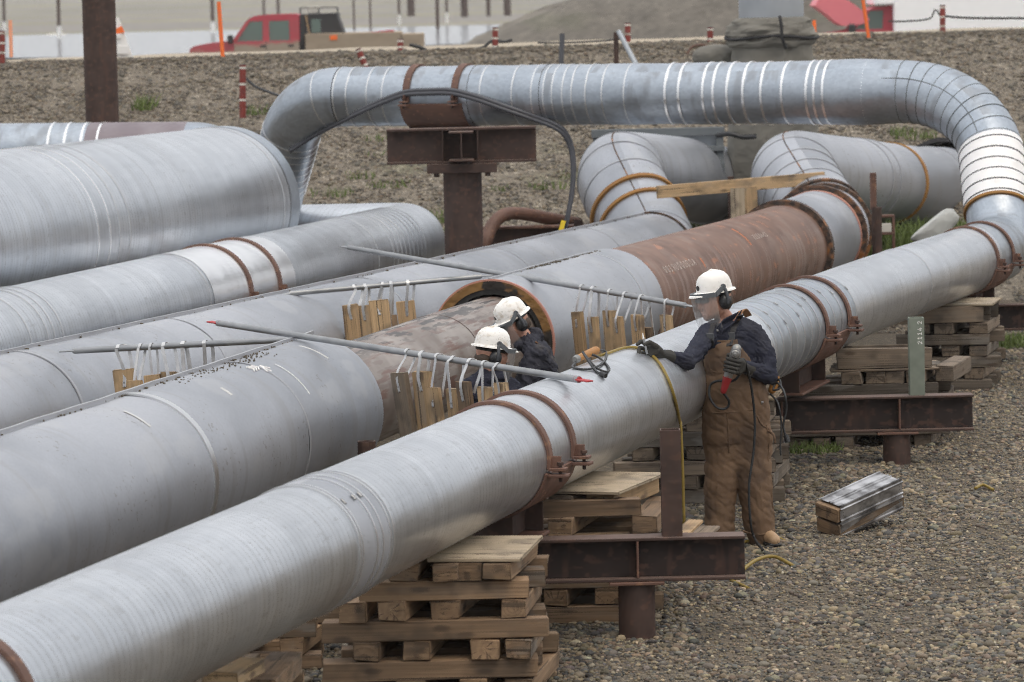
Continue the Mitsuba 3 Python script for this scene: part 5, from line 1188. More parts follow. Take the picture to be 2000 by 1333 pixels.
# the grinder in his left hand
k = thing('angle_grinder', 'red and grey angle grinder held in the standing worker\'s left hand', 'angle grinder')
part(k, 'gear_head', blob([[(g0 - gd * 0.03, 0.034), (g0 + gd * 0.03, 0.034)], [(g0, 0.036), (g0 + gf * 0.025, 0.036)]], 0.012, 3), 'tool_metal', True)
E_ = np.stack([norm(np.cross(gf, gd)), gd * -1, gf], 1)
if np.linalg.det(E_) < 0: E_[:, 0] *= -1
part(k, 'spindle', put(lathe([(0, 0.03), (0.008, 0.03), (0.008, 0.012), (0.022, 0.011), (0.024, 0), (0.036, -0.002), (0.038, -0.015)], 24), E_, g0 + gf * 0.045), 'nail_steel', 30)
part(k, 'body', tube([g0 + gd * 0.03, g0 + gd * 0.08, g0 + gd * 0.17], [0.028, 0.032, 0.031], 16), 'tool_metal', 40)
part(k, 'handle', blob([[(g0 + gd * 0.15, 0.031), (g0 + gd * 0.19, 0.031)], [(g0 + gd * 0.18, 0.030), (g1, 0.021)]], 0.012, 3), 'tool_red', True)
cord = spline([g1 + gd * 0.01, mp(1424, 785, 0.36), mp(1418, 798, 0.34), mp(1400, 796, 0.34), mp(1386, 775, 0.34), mp(1388, 752, 0.34), mp(1405, 744, 0.38), mp(1432, 744, 0.40), mp(1446, 728, 0.42), mp(1450, 702, 0.44), mp(1458, 715, 0.40), mp(1468, 760, 0.30), mp(1474, 820, 0.24), mp(1472, 880, 0.22), mp(1463, 950, 0.22), mp(1466, 1020, 0.2), mp(1474, 1052, 0.16), Z(1490, 1074, 0.03), Z(1478, 1062, 0.03)], 10)
part(k, 'cord', tube(cord, 0.0085, 8), 'rubber', True)

# --- the two workers in the cut
def stooper(label, helm_px, d, fwd, up, torso, mtc, sh_pane, extra=None, body_k=1.0):
    k = thing('person', label, 'person')
    hc = P(*helm_px, d) ; hg, (f, r, u, q) = head_groups(hc, fwd, up, 1.04)
    t = torso
    body = hg + [[(t['neck'], 0.055), (hc - u * 0.05 - f * 0.01, 0.056)], [(t['neck'], 0.05), (t['sl'], 0.035), (t['sr'], 0.035)], [(t['sl'], 0.035), (t['sr'], 0.035), (t['hip'], 0.09)]]
    legs = []
    for sd in (-1, 1):
        hp = t['hip'] + V(0.10 * sd, 0, -0.03); kn = t['knee'] + V(0.12 * sd, 0, 0); ft = t['foot'] + V(0.13 * sd, 0, 0.05)
        legs += limb((hp, 0.10), (kn, 0.08), (ft, 0.06))
    body += [[(a_[0], a_[1] * 0.7), (b_[0], b_[1] * 0.7)] for a_, b_ in legs]
    for s_, e_, w_ in (('sl', 'el', 'wl'), ('sr', 'er', 'wr')): body += limb((t[s_], 0.035), (t[e_], 0.032), (t[w_], 0.028))
    part(k, 'body', blob(body, 0.014, 7), 'skin', True)
    jk = [[(t['neck'] - u * 0.03, 0.085), (t['sl'], 0.085), (t['sr'], 0.085)], [(t['sl'], 0.09), (t['sr'], 0.09), (t['mid'], 0.175)], [(t['mid'], 0.175), (t['hip'], 0.155)]]
    for s_, e_, w_ in (('sl', 'el', 'wl'), ('sr', 'er', 'wr')): jk += limb((t[s_], 0.082), ((t[s_] + t[e_]) / 2, 0.076), (t[e_], 0.066), (t[w_], 0.046))
    part(k, 'jacket', blob(jk, 0.012, 6, 5, 0.014), mtc, True)
    part(k, 'trousers', blob(legs + [[(t['hip'], 0.15), (t['hip'] + V(0.05, 0, -0.05), 0.14)]], 0.02, 6, 9, 0.014), 'brown_duck', True)
    part(k, 'hood', blob([[(t['neck'] + V(0.08, 0.03, 0.01), 0.066), (t['neck'] + V(-0.02, 0.08, 0.01), 0.06)], [(t['neck'] + V(0.08, 0.05, 0.0), 0.06), (t['neck'] + V(0.06, -0.07, -0.03), 0.05)], [(t['neck'] + V(0.06, -0.07, -0.03), 0.05), (t['neck'] + V(-0.05, -0.09, -0.05), 0.045)]], 0.012, 5, 6, 0.008), mtc, True)
    for w_, e_ in (('wl', 'el'), ('wr', 'er')):
        dr_ = norm(t[w_] - t[e_]); g = fingers(t[w_], dr_, V(0.1, 0.1, -1), 1 if w_ == 'wl' else -1, (0.5, 0.55, 0.6, 0.65), 0.01, 1.05)
        part(k, 'glove', blob(g, 0.008, 5), 'glove_leather', True)
    for sd in (-1, 1):
        o = t['foot'] + V(0.13 * sd, 0, 0); hd = norm(V(fwd[0], fwd[1], 0))
        part(k, 'boot', blob([[(o + V(0, 0, 0.05), 0.05), (o + hd * 0.18 + V(0, 0, 0.04), 0.04)], [(o + V(0, 0, 0.05), 0.05), (o + V(0, 0, 0.14), 0.05)]], 0.015, 4), 'boot_leather', True)
    part(k, 'hair', blob([[(q(-0.058, 0.03, -0.02), 0.050), (q(-0.058, -0.03, -0.02), 0.050)]], 0.012, 4), 'hair', True)
    hb = helmet(k, hc, f, r, u, q, 'hat_dirty'); muff(k, q, f, r, u, (1, -1), hb)
    return k, hc, f, r, u, q, hb
d1 = 30.4
W = lambda x, y, dd: P(x, y, dd)
t1 = dict(neck=W(1026, 660, d1 + 0.0), sl=W(1054, 684, d1 + 0.20), sr=W(1046, 694, d1 - 0.20), mid=W(1050, 738, d1), hip=W(1082, 812, d1 + 0.15), knee=V(0.30, d1 - 0.15, 0.48), foot=V(0.36, d1 + 0.1, 0.0))
t1.update(el=W(1022, 760, d1 + 0.2), wl=W(962, 752, d1 + 0.15), er=W(1030, 770, d1 - 0.28), wr=W(972, 775, d1 - 0.2))
w1 = stooper('stooping worker in dirty white hard hat with raised dark visor facing the cut ring', (1006, 634), d1, norm(V(-0.80, -0.34, -0.42)), V(-0.35, -0.1, 0.9), t1, 'navy_dusty', None)
k, hc, f, r, u, q, hb = w1
mat('visor_dark', (0.035, 0.037, 0.042), 0.25)
part(k, 'peak', ribbon(np.array([hb + f * (0.165 * math.cos(t) + 0.03) + r * 0.118 * math.sin(t) - u * 0.004 for t in np.linspace(-1.3, 1.3, 17)]), f, 0.075, 0.005), 'visor_grey', 40)
part(k, 'badge', put(lathe([(0, 0.003), (0.018, 0.002), (0.018, 0)], 16), np.stack([r, u, f], 1), hb + f * 0.124 + u * 0.045), 'dark_plastic')
shield(k, hb, f, r, u, 0.0, 'visor_grey', 'visor_clear', 0.21)
part(k, 'safety_glasses', tube([q(0.085, -0.06, 0.018), q(0.108, -0.035, 0.018), q(0.114, 0, 0.02), q(0.108, 0.035, 0.018), q(0.085, 0.06, 0.018)], [0.016, 0.024, 0.016, 0.024, 0.016], 8), 'visor_dark', True)
part(k, 'harness_strap', ribbon(spline([W(1046, 668, d1 - 0.16), W(1062, 680, d1 - 0.08), W(1072, 700, d1 - 0.05), W(1077, 730, d1 - 0.06)], 6), (0.3, -1, 0), 0.03, 0.004), 'brown_strap')
d2 = 28.4
t2 = dict(neck=W(958, 728, d2), sl=W(918, 760, d2 - 0.10), sr=W(996, 762, d2 + 0.05), mid=W(955, 815, d2), hip=W(950, 900, d2 + 0.05), knee=V(0.10, d2 + 0.32, 0.40), foot=V(-0.15, d2 - 0.05, 0.0))
t2.update(el=W(905, 825, d2 + 0.15), wl=W(950, 850, d2 + 0.42), er=W(1015, 830, d2 + 0.2), wr=W(985, 845, d2 + 0.45))
w2 = stooper('crouching worker seen from behind in white hard hat with clear shield to the right', (960, 696), d2, norm(V(0.88, 0.40, -0.16)), V(0.06, 0, 1), t2, 'navy_cloth', None)
k, hc, f, r, u, q, hb = w2
shield(k, hb, f, r, u, 0.02, 'visor_grey', 'visor_clear', 0.25)


# ------------------------------------------------------------------ hoses, cables, tools
def onp(x, y, lift=0.012, path=None, R=None):
    for dy in range(0, 60, 2):
        h_ = (path or p1).hit(x, y + dy, R or R1)
        if h_: return h_[1] + h_[2] * lift
yh = [onp(1168, 696), onp(1190, 689), onp(1222, 683), onp(1248, 684), onp(1268, 694), onp(1288, 716), onp(1304, 748), onp(1316, 785), onp(1323, 822, 0.02)]
yh = [q for q in yh if q is not None]; e = yh[-1]
yh += [V(e[0] + 0.005, e[1] - 0.01, 0.90), V(e[0] + 0.012, e[1] - 0.01, 0.60), V(e[0] + 0.015, e[1], 0.30), V(e[0] + 0.03, e[1], 0.03), V(e[0] + 0.35, e[1] - 1.4, 0.02)]
solo('air_hose', tube(spline(yh, 10), 0.0098, 10), 'yellow_hose', 'yellow hose running over the front pipe under the worker\'s glove and down to the ground', 'hose', True)
solo('air_hose', tube(spline([crest(1440, 1135, 18, 50) + V(0, 0, 0.03), crest(1452, 1128, 18, 50) + V(0, 0, 0.05), crest(1478, 1112, 18, 50) + V(0, 0, 0.06), crest(1510, 1105, 18, 50) + V(0, 0, 0.06), crest(1540, 1109, 18, 50) + V(0, 0, 0.03), crest(1560, 1108, 18, 50) + V(0, 0, -0.02)], 10), 0.012, 10), 'yellow_hose', 'yellow hose half buried in gravel at the end of the nearest beam', 'hose', True)
solo('air_hose', tube(spline([crest(1452, 1068, 18, 50) + V(0, 0, 0.03), crest(1470, 1065, 18, 50) + V(0, 0, 0.03), crest(1520, 1060, 18, 50) + V(0, 0, 0.03), crest(1540, 1058, 18, 50) + V(0, 0, -0.02)], 8), 0.010, 8), 'yellow_hose', 'short piece of yellow hose on the gravel behind the worker\'s boot', 'hose', True)
solo('cable', tube(spline([crest(1905, 962, 18, 50) + V(0, 0, 0.03), crest(1920, 958, 18, 50) + V(0, 0, 0.04), crest(1940, 962, 18, 50) + V(0, 0, 0.02)], 8), 0.012, 8), 'yellow_hose', 'small orange yellow scrap of hose on the gravel at far right', 'hose', True)
k = thing('die_grinder', 'orange brown power tool with a coiled black cord on the front pipe', 'power tool')
gp, gq = onp(1128, 716, 0.045), onp(1166, 700, 0.055)
gdv = norm(gq - gp)
part(k, 'body', blob([[(gp + gdv * 0.03, 0.022), (gq, 0.028)], [(gq, 0.028), (gq + gdv * 0.03 + V(0, 0, 0.0), 0.024)]], 0.012, 3), 'tool_orange', True)
part(k, 'nose', tube([gp - gdv * 0.02, gp + gdv * 0.03], [0.018, 0.027], 12), 'tool_metal', 40)
cd = [gq + gdv * 0.05, onp(1185, 690, 0.02), onp(1178, 712, 0.012), onp(1150, 725, 0.012), onp(1120, 722, 0.012), onp(1128, 700, 0.03), onp(1150, 688, 0.05), onp(1170, 705, 0.02), onp(1188, 722, 0.012), onp(1182, 730, 0.012), onp(1160, 722, 0.02), onp(1140, 716, 0.09), onp(1160, 726, 0.012), onp(1172, 734, 0.012)]
cd = [q for q in cd if q is not None]
part(k, 'cord', tube(spline(cd, 10), 0.0075, 8), 'rubber', True)
part(k, 'plug', tube([cd[-1], cd[-1] + V(0.03, -0.03, -0.01)], [0.018, 0.016], 10), 'rubber', 40)
# cords draped on the stack behind the man
xx = P(1530, 765, 30.2)
k = thing('power_cord', 'coiled black power cord hanging with its plug behind the standing worker', 'cord')
zz = zD + 0.03
def dc(x, y, d=29.62): return P(x, y, d)
part(k, 'wire', tube(spline([dc(1508, 752, 30.1), dc(1522, 742, 30.0), dc(1524, 758, 29.9), dc(1510, 762, 29.9), dc(1518, 748, 29.9), dc(1532, 768), dc(1536, 800), dc(1530, 830), dc(1534, 852)], 10), 0.008, 8), 'rubber', True)
part(k, 'wire', tube(spline([dc(1505, 770, 29.9), dc(1520, 790), dc(1526, 830), dc(1524, 870), dc(1525, 890)], 10), 0.007, 8), 'rubber', True)
part(k, 'plug', tube([dc(1534, 850), dc(1539, 864)], [0.017, 0.02], 10), 'rubber', 40)
solo('work_glove', blob([[(P(1508, 762, 30.2), 0.03), (P(1514, 748, 30.2), 0.03)]] + limb((P(1514, 748, 30.2), 0.014), (P(1520, 738, 30.2), 0.012)), 0.012, 3), 'tool_orange', 'tan glove lying with the cords behind the standing worker', 'glove', True)
# cable bundle on the loop
def onl(x, y, lift=0.03):
    k_ = p1.s > s_w1 + 0.3
    best = None; v = norm(ray(x, y))
    for i_ in np.nonzero(k_)[0]:
        c, t = p1.p[i_], p1.t[i_]; qq = EYE - c; a_ = v - t * (v @ t); b_ = qq - t * (qq @ t)
        A, Bq, Cq = a_ @ a_, 2 * a_ @ b_, b_ @ b_ - 0.324 ** 2; D = Bq * Bq - 4 * A * Cq
        if D < 0: continue
        kk = (-Bq - math.sqrt(D)) / (2 * A); hh = EYE + kk * v
        if abs((hh - c) @ t) < 0.03 and (best is None or kk < best[0]): best = (kk, hh - v * lift)
    return best[1] if best else None
cbp = [onl(x, y) for x, y in ((566, 296), (610, 268), (660, 242), (705, 220), (750, 200), (790, 186))]
cbp += [onl(x, y, 0.05) for x, y in ((830, 183), (880, 183), (930, 195), (985, 214), (1040, 233))]
cbp = [q for q in cbp if q is not None]; dl = px(cbp[-1])[2]
cbp += [P(1075, 246, dl - 0.05), P(1100, 262, dl - 0.05), P(1114, 290, dl), P(1119, 330, dl), P(1116, 380, dl), P(1108, 425, dl), P(1102, 452, dl + 0.1)]
k = thing('cable_bundle', 'thick dark cable bundle tied along the raised loop and hanging down', 'cable')
for ox, oz in ((0, 0), (0.012, 0.035)):
    part(k, 'cable', tube(spline(np.array(cbp) + [ox, 0, oz], 8), 0.024, 8), 'cable_grey', True)
part(k, 'tag', nouv(put(cbox(0.05, 0.01, 0.12, 0.003), roty(0.3), P(1098, 442, dl - 0.05))), 'yellow_bright', label='yellow tag at the lower end')


# ------------------------------------------------------------------ things around the pipe offsets
k = thing('timber_brace', 'pale nailed timber brace laid across the bent ends of the pipes', 'timber brace')
part(k, 'rail', beam_between(P(1283, 376, 45.6), P(1610, 348, 46.2), 0.05, 0.14), 'timber_fresh')
part(k, 'leg', beam_between(P(1440, 368, 45.75), P(1443, 460, 45.75), 0.16, 0.05, (0, 1, 0)), 'plywood')
part(k, 'leg', beam_between(P(1466, 366, 45.75), P(1469, 460, 45.75), 0.14, 0.05, (0, 1, 0)), 'timber_fresh')
solo('steel_post', put(lathe([(0.035, -2), (0.035, 0), (0.0, 0)], 16), np.eye(3), P(1427, 345, 46.6)), 'rust_dark', 'thin dark post behind the pale timber brace', 'post', 40)
k = thing('stepped_post', 'rusty stepped pipe post in the grass right of the cut pipe', 'post')
o = P(1705, 338, 44.5)
part(k, 'upper_tube', put(lathe([(0, 0), (0.036, 0), (0.036, -0.4)], 20), np.eye(3), o), 'rust_red', 40)
o2 = P(1712, 405, 44.5)
part(k, 'lower_tube', put(lathe([(0, 0), (0.055, 0), (0.055, -1.9)], 20), np.eye(3), o2), 'rust_dark', 40)
k = thing('steel_rack', 'small rusty steel rack holding a pale block in the grass', 'rack')
c_ = P(1720, 437, 47.0)
part(k, 'rail', boxat(c_[0] - 0.3, c_[0] + 0.16, c_[1] - 0.05, c_[1] + 0.05, c_[2] + 0.07, c_[2] + 0.10), 'rust_red')
part(k, 'rail', boxat(c_[0] - 0.3, c_[0] + 0.16, c_[1] - 0.05, c_[1] + 0.05, c_[2] - 0.13, c_[2] - 0.10), 'rust_red')
part(k, 'upright', boxat(c_[0] + 0.13, c_[0] + 0.16, c_[1] - 0.04, c_[1] + 0.04, c_[2] - 0.5, c_[2] + 0.07), 'rust_red')
part(k, 'upright', boxat(c_[0] - 0.3, c_[0] - 0.27, c_[1] - 0.04, c_[1] + 0.04, c_[2] - 0.5, c_[2] + 0.07), 'rust_red')
part(k, 'block', boxat(c_[0] + 0.0, c_[0] + 0.12, c_[1] - 0.045, c_[1] + 0.045, c_[2] - 0.099, c_[2] + 0.0), 'pale_concrete')
k = thing('rusty_pipe', 'thin rust brown pipe bent over a low beam behind the loop support', 'pipe')
part(k, 'tube', tube(spline([P(940, 500, 47.0), P(950, 470, 47.0), P(962, 440, 47.1), P(985, 420, 47.2), P(1020, 418, 47.4), P(1070, 427, 47.7), P(1130, 438, 48.1)], 8), 0.075, 16), 'rust_red', True)
k = thing('low_beam', 'low dark rusty beam beneath the bent brown pipe', 'steel beam')
b0, b1_ = P(930, 446, 47.4), P(1160, 441, 47.6)
for dz, hh in ((0.0, 0.03), (-0.19, 0.03)): part(k, 'flange', beam_between(b0 + V(0, 0, dz), b1_ + V(0, 0, dz), 0.2, hh), 'rust_red')
part(k, 'web', beam_between(b0 + V(0, 0, -0.095), b1_ + V(0, 0, -0.095), 0.016, 0.16), 'rust_dark')
part(k, 'leg', beam_between(P(955, 470, 47.4), P(955, 520, 47.4), 0.12, 0.12, (0, 1, 0)), 'rust_dark')
part(k, 'upright', beam_between(P(1129, 430, 47.3), P(1129, 470, 47.3), 0.1, 0.1, (0, 1, 0)), 'rust_dark')
# buried casing that takes the pipe into the slope
k = thing('culvert', 'dark corrugated casing where the cut pipe enters the embankment', 'culvert')
c_, t_, N_, B_ = p2.at(p2.L - 0.9)
pc = Path([c_ - t_ * 0.1, c_ + t_ * 3.5], [])
part(k, 'shell', pc.sweep(0.35, pc.L, lambda s, a: 0.60 + 0.02 * math.sin(s * 40), 64, 0.03), 'black_steel', True)
part(k, 'lip', nouv(pc.ring(0.35, 0.05, 0.575, 0.63)), 'black_steel', 30)
# pale weight
m = trimesh.creation.icosphere(3); v = np.asarray(m.vertices); v = np.sign(v) * np.abs(v) ** 0.75 * [0.30, 0.16, 0.15]; v = v * (1 + 0.5 * (meshkit.fbm(v * 7, 3, 4) - 0.5))[:, None]; v[:, 2] = np.clip(v[:, 2], -0.11, 0.10)
solo('boulder', put((v, np.asarray(m.faces)), roty(-0.65) @ rotz(0.3), P(1828, 446, 46.5)), 'boulder_grey', 'pale grey boulder in the grass below the white wrapped bend', 'boulder', True)
# wrapped riser behind the loop
k = thing('wrapped_riser', 'grey riser wrapped in a tied canvas blanket behind the loop', 'valve riser')
dR = 50.5; cR = P(1507, 60, dR); gR_ = float(gh(cR[0], cR[1]))
part(k, 'riser', put(lathe([(0.40, P(1507, 40, dR)[2]), (0.405, P(1507, -60, dR)[2]), (0, P(1507, -60, dR)[2])], 48), np.eye(3), [cR[0], cR[1], 0]), 'tank_grey', 40)
def drape(z0, z1, r0, r1, bulge, seed, nz=24, n=72, sq=0.0):
    a = np.arange(n) * 2 * PI / n; v = []
    for i_ in range(nz):
        t = i_ / (nz - 1); r = r0 + (r1 - r0) * t + bulge * math.sin(PI * t) ** 0.6
        q = np.stack([np.cos(a) * 2, np.sin(a) * 2, a * 0 + t * 3], 1)
        rr = r + 0.07 * (meshkit.fbm(q * 1.1, 3, seed) - 0.5) * 2 + 0.035 * (meshkit.noise(q * [2, 2, 5], seed + 2) - 0.5)
        rr = rr * (1 + sq * (np.abs(np.cos(a * 2)) - 0.5))
        v.append(np.stack([np.cos(a) * rr, np.sin(a) * rr, a * 0 + z0 + (z1 - z0) * t], 1))
    v = np.vstack(v); fc = [[i_ * n + j_, i_ * n + (j_ + 1) % n, (i_ + 1) * n + (j_ + 1) % n, (i_ + 1) * n + j_] for i_ in range(nz - 1) for j_ in range(n)]
    return (v, np.array(fc))
zt_, zm_, zl_ = P(1507, 34, dR)[2], P(1507, 92, dR)[2], gR_ - 0.3
part(k, 'blanket', put(drape(zm_, zt_, 0.49, 0.42, 0.10, 5), np.eye(3), [cR[0], cR[1], 0]), 'canvas', True)
part(k, 'skirt', put(drape(zl_, zm_ + 0.02, 0.58, 0.50, 0.02, 9, 30), np.eye(3), [cR[0], cR[1], 0]), 'canvas', True)
part(k, 'rope', put((lambda a: tube(np.stack([np.cos(a) * 0.57, np.sin(a) * 0.57, a * 0 + zm_ + 0.12 + 0.02 * np.sin(a * 3)], 1), 0.02, 6))(np.linspace(0, 2 * PI, 50)), np.eye(3), [cR[0], cR[1], 0]), 'black_web', True)
part(k, 'rope', tube(spline([P(1523, 32, dR - 0.62), P(1526, 50, dR - 0.66), P(1528, 75, dR - 0.66), P(1536, 95, dR - 0.62)], 6), 0.02, 6), 'black_web', True)
k = thing('canvas_bundle', 'small grey canvas bundle beside the wrapped riser', 'canvas bundle')
m = trimesh.creation.icosphere(3); v = np.asarray(m.vertices) * [0.32, 0.25, 0.16]; v = v * (1 + 0.3 * (meshkit.fbm(v * 5, 3, 4) - 0.5))[:, None]
part(k, 'cloth', (v + P(1400, 112, 51.0), np.asarray(m.faces)), 'canvas', True)
k = thing('steel_skid', 'grey steel skid frame standing behind the bent pipe ends', 'steel frame')
dS = 50.0
for x0_, y0_, x1_, y1_, w_ in ((1155, 262, 1415, 256, 0.10), (1160, 292, 1415, 290, 0.06), (1162, 330, 1415, 326, 0.1)): part(k, 'rail', beam_between(P(x0_, y0_, dS), P(x1_, y1_, dS), 0.1, w_), 'frame_grey')
for x_ in (1165, 1290, 1405): part(k, 'post', beam_between(P(x_, 262, dS + 0.05), P(x_ + 4, 360, dS + 0.05), 0.09, 0.09, (0, 1, 0)), 'frame_grey')
part(k, 'panel', beam_between(P(1160, 277, dS + 0.12), P(1412, 274, dS + 0.12), 0.03, 0.24), 'tank_grey')
solo('cable', tube(spline([P(1400, 265, 49.6), P(1425, 262, 49.5), P(1450, 268, 49.5), P(1475, 267, 49.6)], 6), 0.03, 8), 'rubber', 'short black pipe sticking out from the steel skid frame', 'pipe', True)


# ------------------------------------------------------------------ markers, barricade, cables along the crest
def delineator(x, ytop, ybot, d, label, lean=(0, 0)):
    k = thing('marker_post', label, 'marker post', 'red marker posts with white bands')
    b, t = P(x, ybot, d), P(x + lean[0], ytop, d + lean[1]); b = b - norm(t - b) * 0.12
    L = np.linalg.norm(t - b); u = norm(t - b)
    part(k, 'post', tube([b, t], 0.044, 16), 'delineator_red', 40)
    part(k, 'cap', tube([t, t + u * 0.012], [0.046, 0.04], 16), 'black_steel', 40)
    for fr in (0.97, 0.66, 0.36):
        part(k, 'band', tube([b + u * L * fr - u * 0.03, b + u * L * fr + u * 0.0], 0.0465, 16), 'delineator_white', 40)
delineator(474, 128, 214, 55.5, 'red and white marker post on the slope left of the loop')
delineator(712, 97, 127, 58.5, 'tilted red and white marker post above the left end of the loop', (-12, 0))
delineator(782, 78, 100, 61.0, 'small red and white marker post behind the flatbed of the red pickup')
delineator(967, 55, 94, 61.5, 'dark red marker post at the foot of the gravel hill')
delineator(1226, 46, 88, 62.0, 'red marker post beside the slanted grey tube on the crest')
delineator(1387, 55, 98, 60.0, 'red marker post left of the wrapped riser')
delineator(1841, 12, 56, 62.5, 'red marker post before the white truck box')
delineator(4, 62, 108, 60.0, 'dark red marker post at the left edge of the view')
def stick(x0, y0, x1, y1, d, r, mt, label, cat_='marker stick', top=None):
    k = solo('marker_stick', tube([P(x0, y0, d), P(x1, y1 + 4, d)], r, 12), mt, label, cat_, 40)
stick(427, 4, 435, 108, 60.0, 0.030, 'orange_paint', 'tall orange marker stick before the red pickup')
stick(20, 40, 22, 108, 60.5, 0.028, 'orange_faded', 'faded orange marker stick at the left edge')
stick(1684, -8, 1702, 106, 59.5, 0.026, 'orange_paint', 'tall orange marker stick before the truck with the raised hood')
stick(1098, 66, 1096, 130, 57.5, 0.035, 'cable_grey', 'dark grey upright tube behind the loop', 'tube')
k = thing('propped_tube', 'brown post with a slanted grey tube leaning on it behind the loop', 'post')
part(k, 'post', tube([P(1203, 64, 57.5), P(1204, 135, 57.5)], 0.036, 12), 'rust_dark', 40)
part(k, 'slanted_tube', tube([P(1208, 62, 57.4), P(1245, 132, 57.0)], 0.036, 12), 'tank_grey', 40)
solo('marker_stick', tube([P(1590, 40, 66.0), P(1591, 75, 66.0)], 0.03, 10), 'orange_paint', 'short orange stick left of the raised red hood', 'marker stick', 40)
def line(pts, label, r=0.018, mt='rubber', d=61.5):
    solo('cable', tube(spline([P(*q) if len(q) == 3 else P(*q, d) for q in pts], 8), r, 6), mt, label, 'cable', True)
line([(1735, 42), (1770, 42), (1815, 37), (1826, 20), (1836, 30)], 'black cable from the truck box to the red marker post', 0.014, d=62.3)
line([(1846, 32), (1880, 35), (1930, 36), (2010, 36)], 'knotted black cable right of the red marker post at the upper right', 0.018, d=62.3)
for x in (1872, 1880, 1895, 1906, 1950, 1990): pass
line([(925, 97), (945, 92), (962, 80), (985, 82), (1000, 78)], 'black cable draped over the dark red marker post', 0.022)
line([(800, 88), (820, 93), (835, 100)], 'black cable end beside the small marker post', 0.03)
line([(1050, 84), (1100, 84), (1180, 80), (1222, 75)], 'thin cable lying along the crest road', 0.014)
line([(482, 155, 55.4), (500, 170, 55.3), (530, 182, 55.0), (560, 192, 54.5)], 'black cable running down the slope from the left marker post', 0.02)
line([(1340, 110, 59), (1352, 92, 59), (1372, 88, 59), (1385, 92, 59), (1398, 90, 59), (1412, 100, 59)], 'rusty looped wire around the marker post by the riser', 0.016, 'rust_red')
# A-frame barricade
k = thing('barricade', 'white A-frame barricade with orange stripes behind the brown pile', 'barricade')
dB = 61.0; bx = lambda x, y, dd=0: P(x, y, dB + dd)
def flat(pts, dd, th=0.05):
    q = [P(x, y, dB + dd) for x, y in pts]; m = extrude([(a[0], a[2]) for a in q], th); return (m[0] + [0, q[0][1], 0], m[1])
part(k, 'leg', flat([(222, 32), (232, 36), (259, 112), (226, 112)], 0.0), 'white_paint')
part(k, 'leg', beam_between(bx(222, 36, 0.1), bx(166, 112, 0.1), 0.05, 0.11, (0, 1, 0)), 'white_paint')
part(k, 'stripe', flat([(222, 60), (237.5, 51), (243, 64), (222, 68)], -0.01, 0.06), 'orange_paint')
part(k, 'board', beam_between(bx(190, 98, -0.05), bx(252, 98, -0.05), 0.03, 0.12), 'white_paint')
part(k, 'board', beam_between(bx(205, 70, -0.05), bx(237, 71, -0.05), 0.03, 0.07), 'white_paint')


# ------------------------------------------------------------------ trucks behind the embankment
def truck_frame(x, y, d, base_z, yaw):
    o = P(x, y, d); o = np.array([o[0], o[1], base_z]); return o, rotz(yaw)
def wheel(k, o, Rm, x, y, r=0.40):
    w = part(k, 'wheel', put(lathe([(r * 0.6, -0.12), (r, -0.11), (r, 0.11), (r * 0.6, 0.12)], 32), Rm @ rotx(PI / 2), o + Rm @ [x, y, r]), 'rubber', 40)
    part(w, 'rim', put(lathe([(0, -0.10), (r * 0.6, -0.11), (r * 0.6, 0.11), (0, 0.10)], 24), Rm @ rotx(PI / 2), o + Rm @ [x, y, r]), 'tube_steel', 40)
k = thing('pickup_truck', 'muddy red crew cab pickup with a black rack and tan flatbed behind the embankment', 'pickup truck')
dT, zT = 106.0, 1.33
o = P(375, 90, dT); o = np.array([o[0], o[1], zT]); sc_ = 1.0; Rm = rotz(0.0)
put_ = lambda m: put(m, Rm, o)
S = dT / F                                  # metres per pixel there; the hood's nose is x = 0, the truck heads left
X = lambda x: (x - 375) * S
Zp = lambda y: P(500, y, dT)[2] - zT
hood = [(0.02, 0.45), (0.0, Zp(94)), (X(382), Zp(88)), (X(400), Zp(84)), (X(446), Zp(79)), (X(462), Zp(78)), (X(462), 0.45)]
part(k, 'hood', put_(extrude(hood, 1.86)), 'truck_red_hood', 30)
lower = [(X(462), 0.45), (X(462), Zp(80)), (X(588), Zp(80)), (X(588), 0.45)]
part(k, 'cab_side', put_(extrude(lower, 1.92)), 'truck_red', 30)
# greenhouse: pillars and roof round the panes
def pane(pts, w): return put_(extrude(pts, w))
part(k, 'windows', pane([(X(462), Zp(80)), (X(492), Zp(41)), (X(572), Zp(40)), (X(574), Zp(80))], 1.62), 'window_glass')
part(k, 'roof', put_(extrude([(X(485), Zp(42)), (X(492), Zp(36)), (X(500), Zp(32)), (X(512), Zp(30)), (X(530), Zp(29)), (X(575), Zp(28.5)), (X(586), Zp(29.5)), (X(589), Zp(33)), (X(589), Zp(41))], 1.66)), 'truck_red_clean', 30)
for pts in ([(X(457), Zp(80)), (X(486), Zp(41)), (X(494), Zp(41)), (X(466), Zp(80))], [(X(517), Zp(80)), (X(518), Zp(41)), (X(530), Zp(41)), (X(530), Zp(80))], [(X(570), Zp(80)), (X(569), Zp(41)), (X(589), Zp(41)), (X(589), Zp(80))]):
    part(k, 'pillar', put_(extrude(pts, 1.70)), 'truck_red', 30)
for sd in (-1,): 
    part(k, 'mirror', put_(boxat(X(450), X(461), sd * 0.93 - 0.2, sd * 0.93, Zp(83), Zp(67), 0.03)), 'black_steel')
    for x_ in (513, 567): part(k, 'door_handle', put_(boxat(X(x_), X(x_) + 0.14, -0.985, -0.961, Zp(92), Zp(88), 0.008)), 'black_steel')
    for x_ in (523, 588): part(k, 'door_gap', put_(boxat(X(x_), X(x_) + 0.018, -0.9625, -0.95, 0.5, Zp(80), 0.002)), 'black_steel')
rk = part(k, 'rack', put_(extrude([(X(590), 0.8), (X(590), Zp(30)), (X(662), Zp(29)), (X(664), Zp(34)), (X(598), Zp(36)), (X(598), 0.8)], 1.7)), 'black_steel', 30)
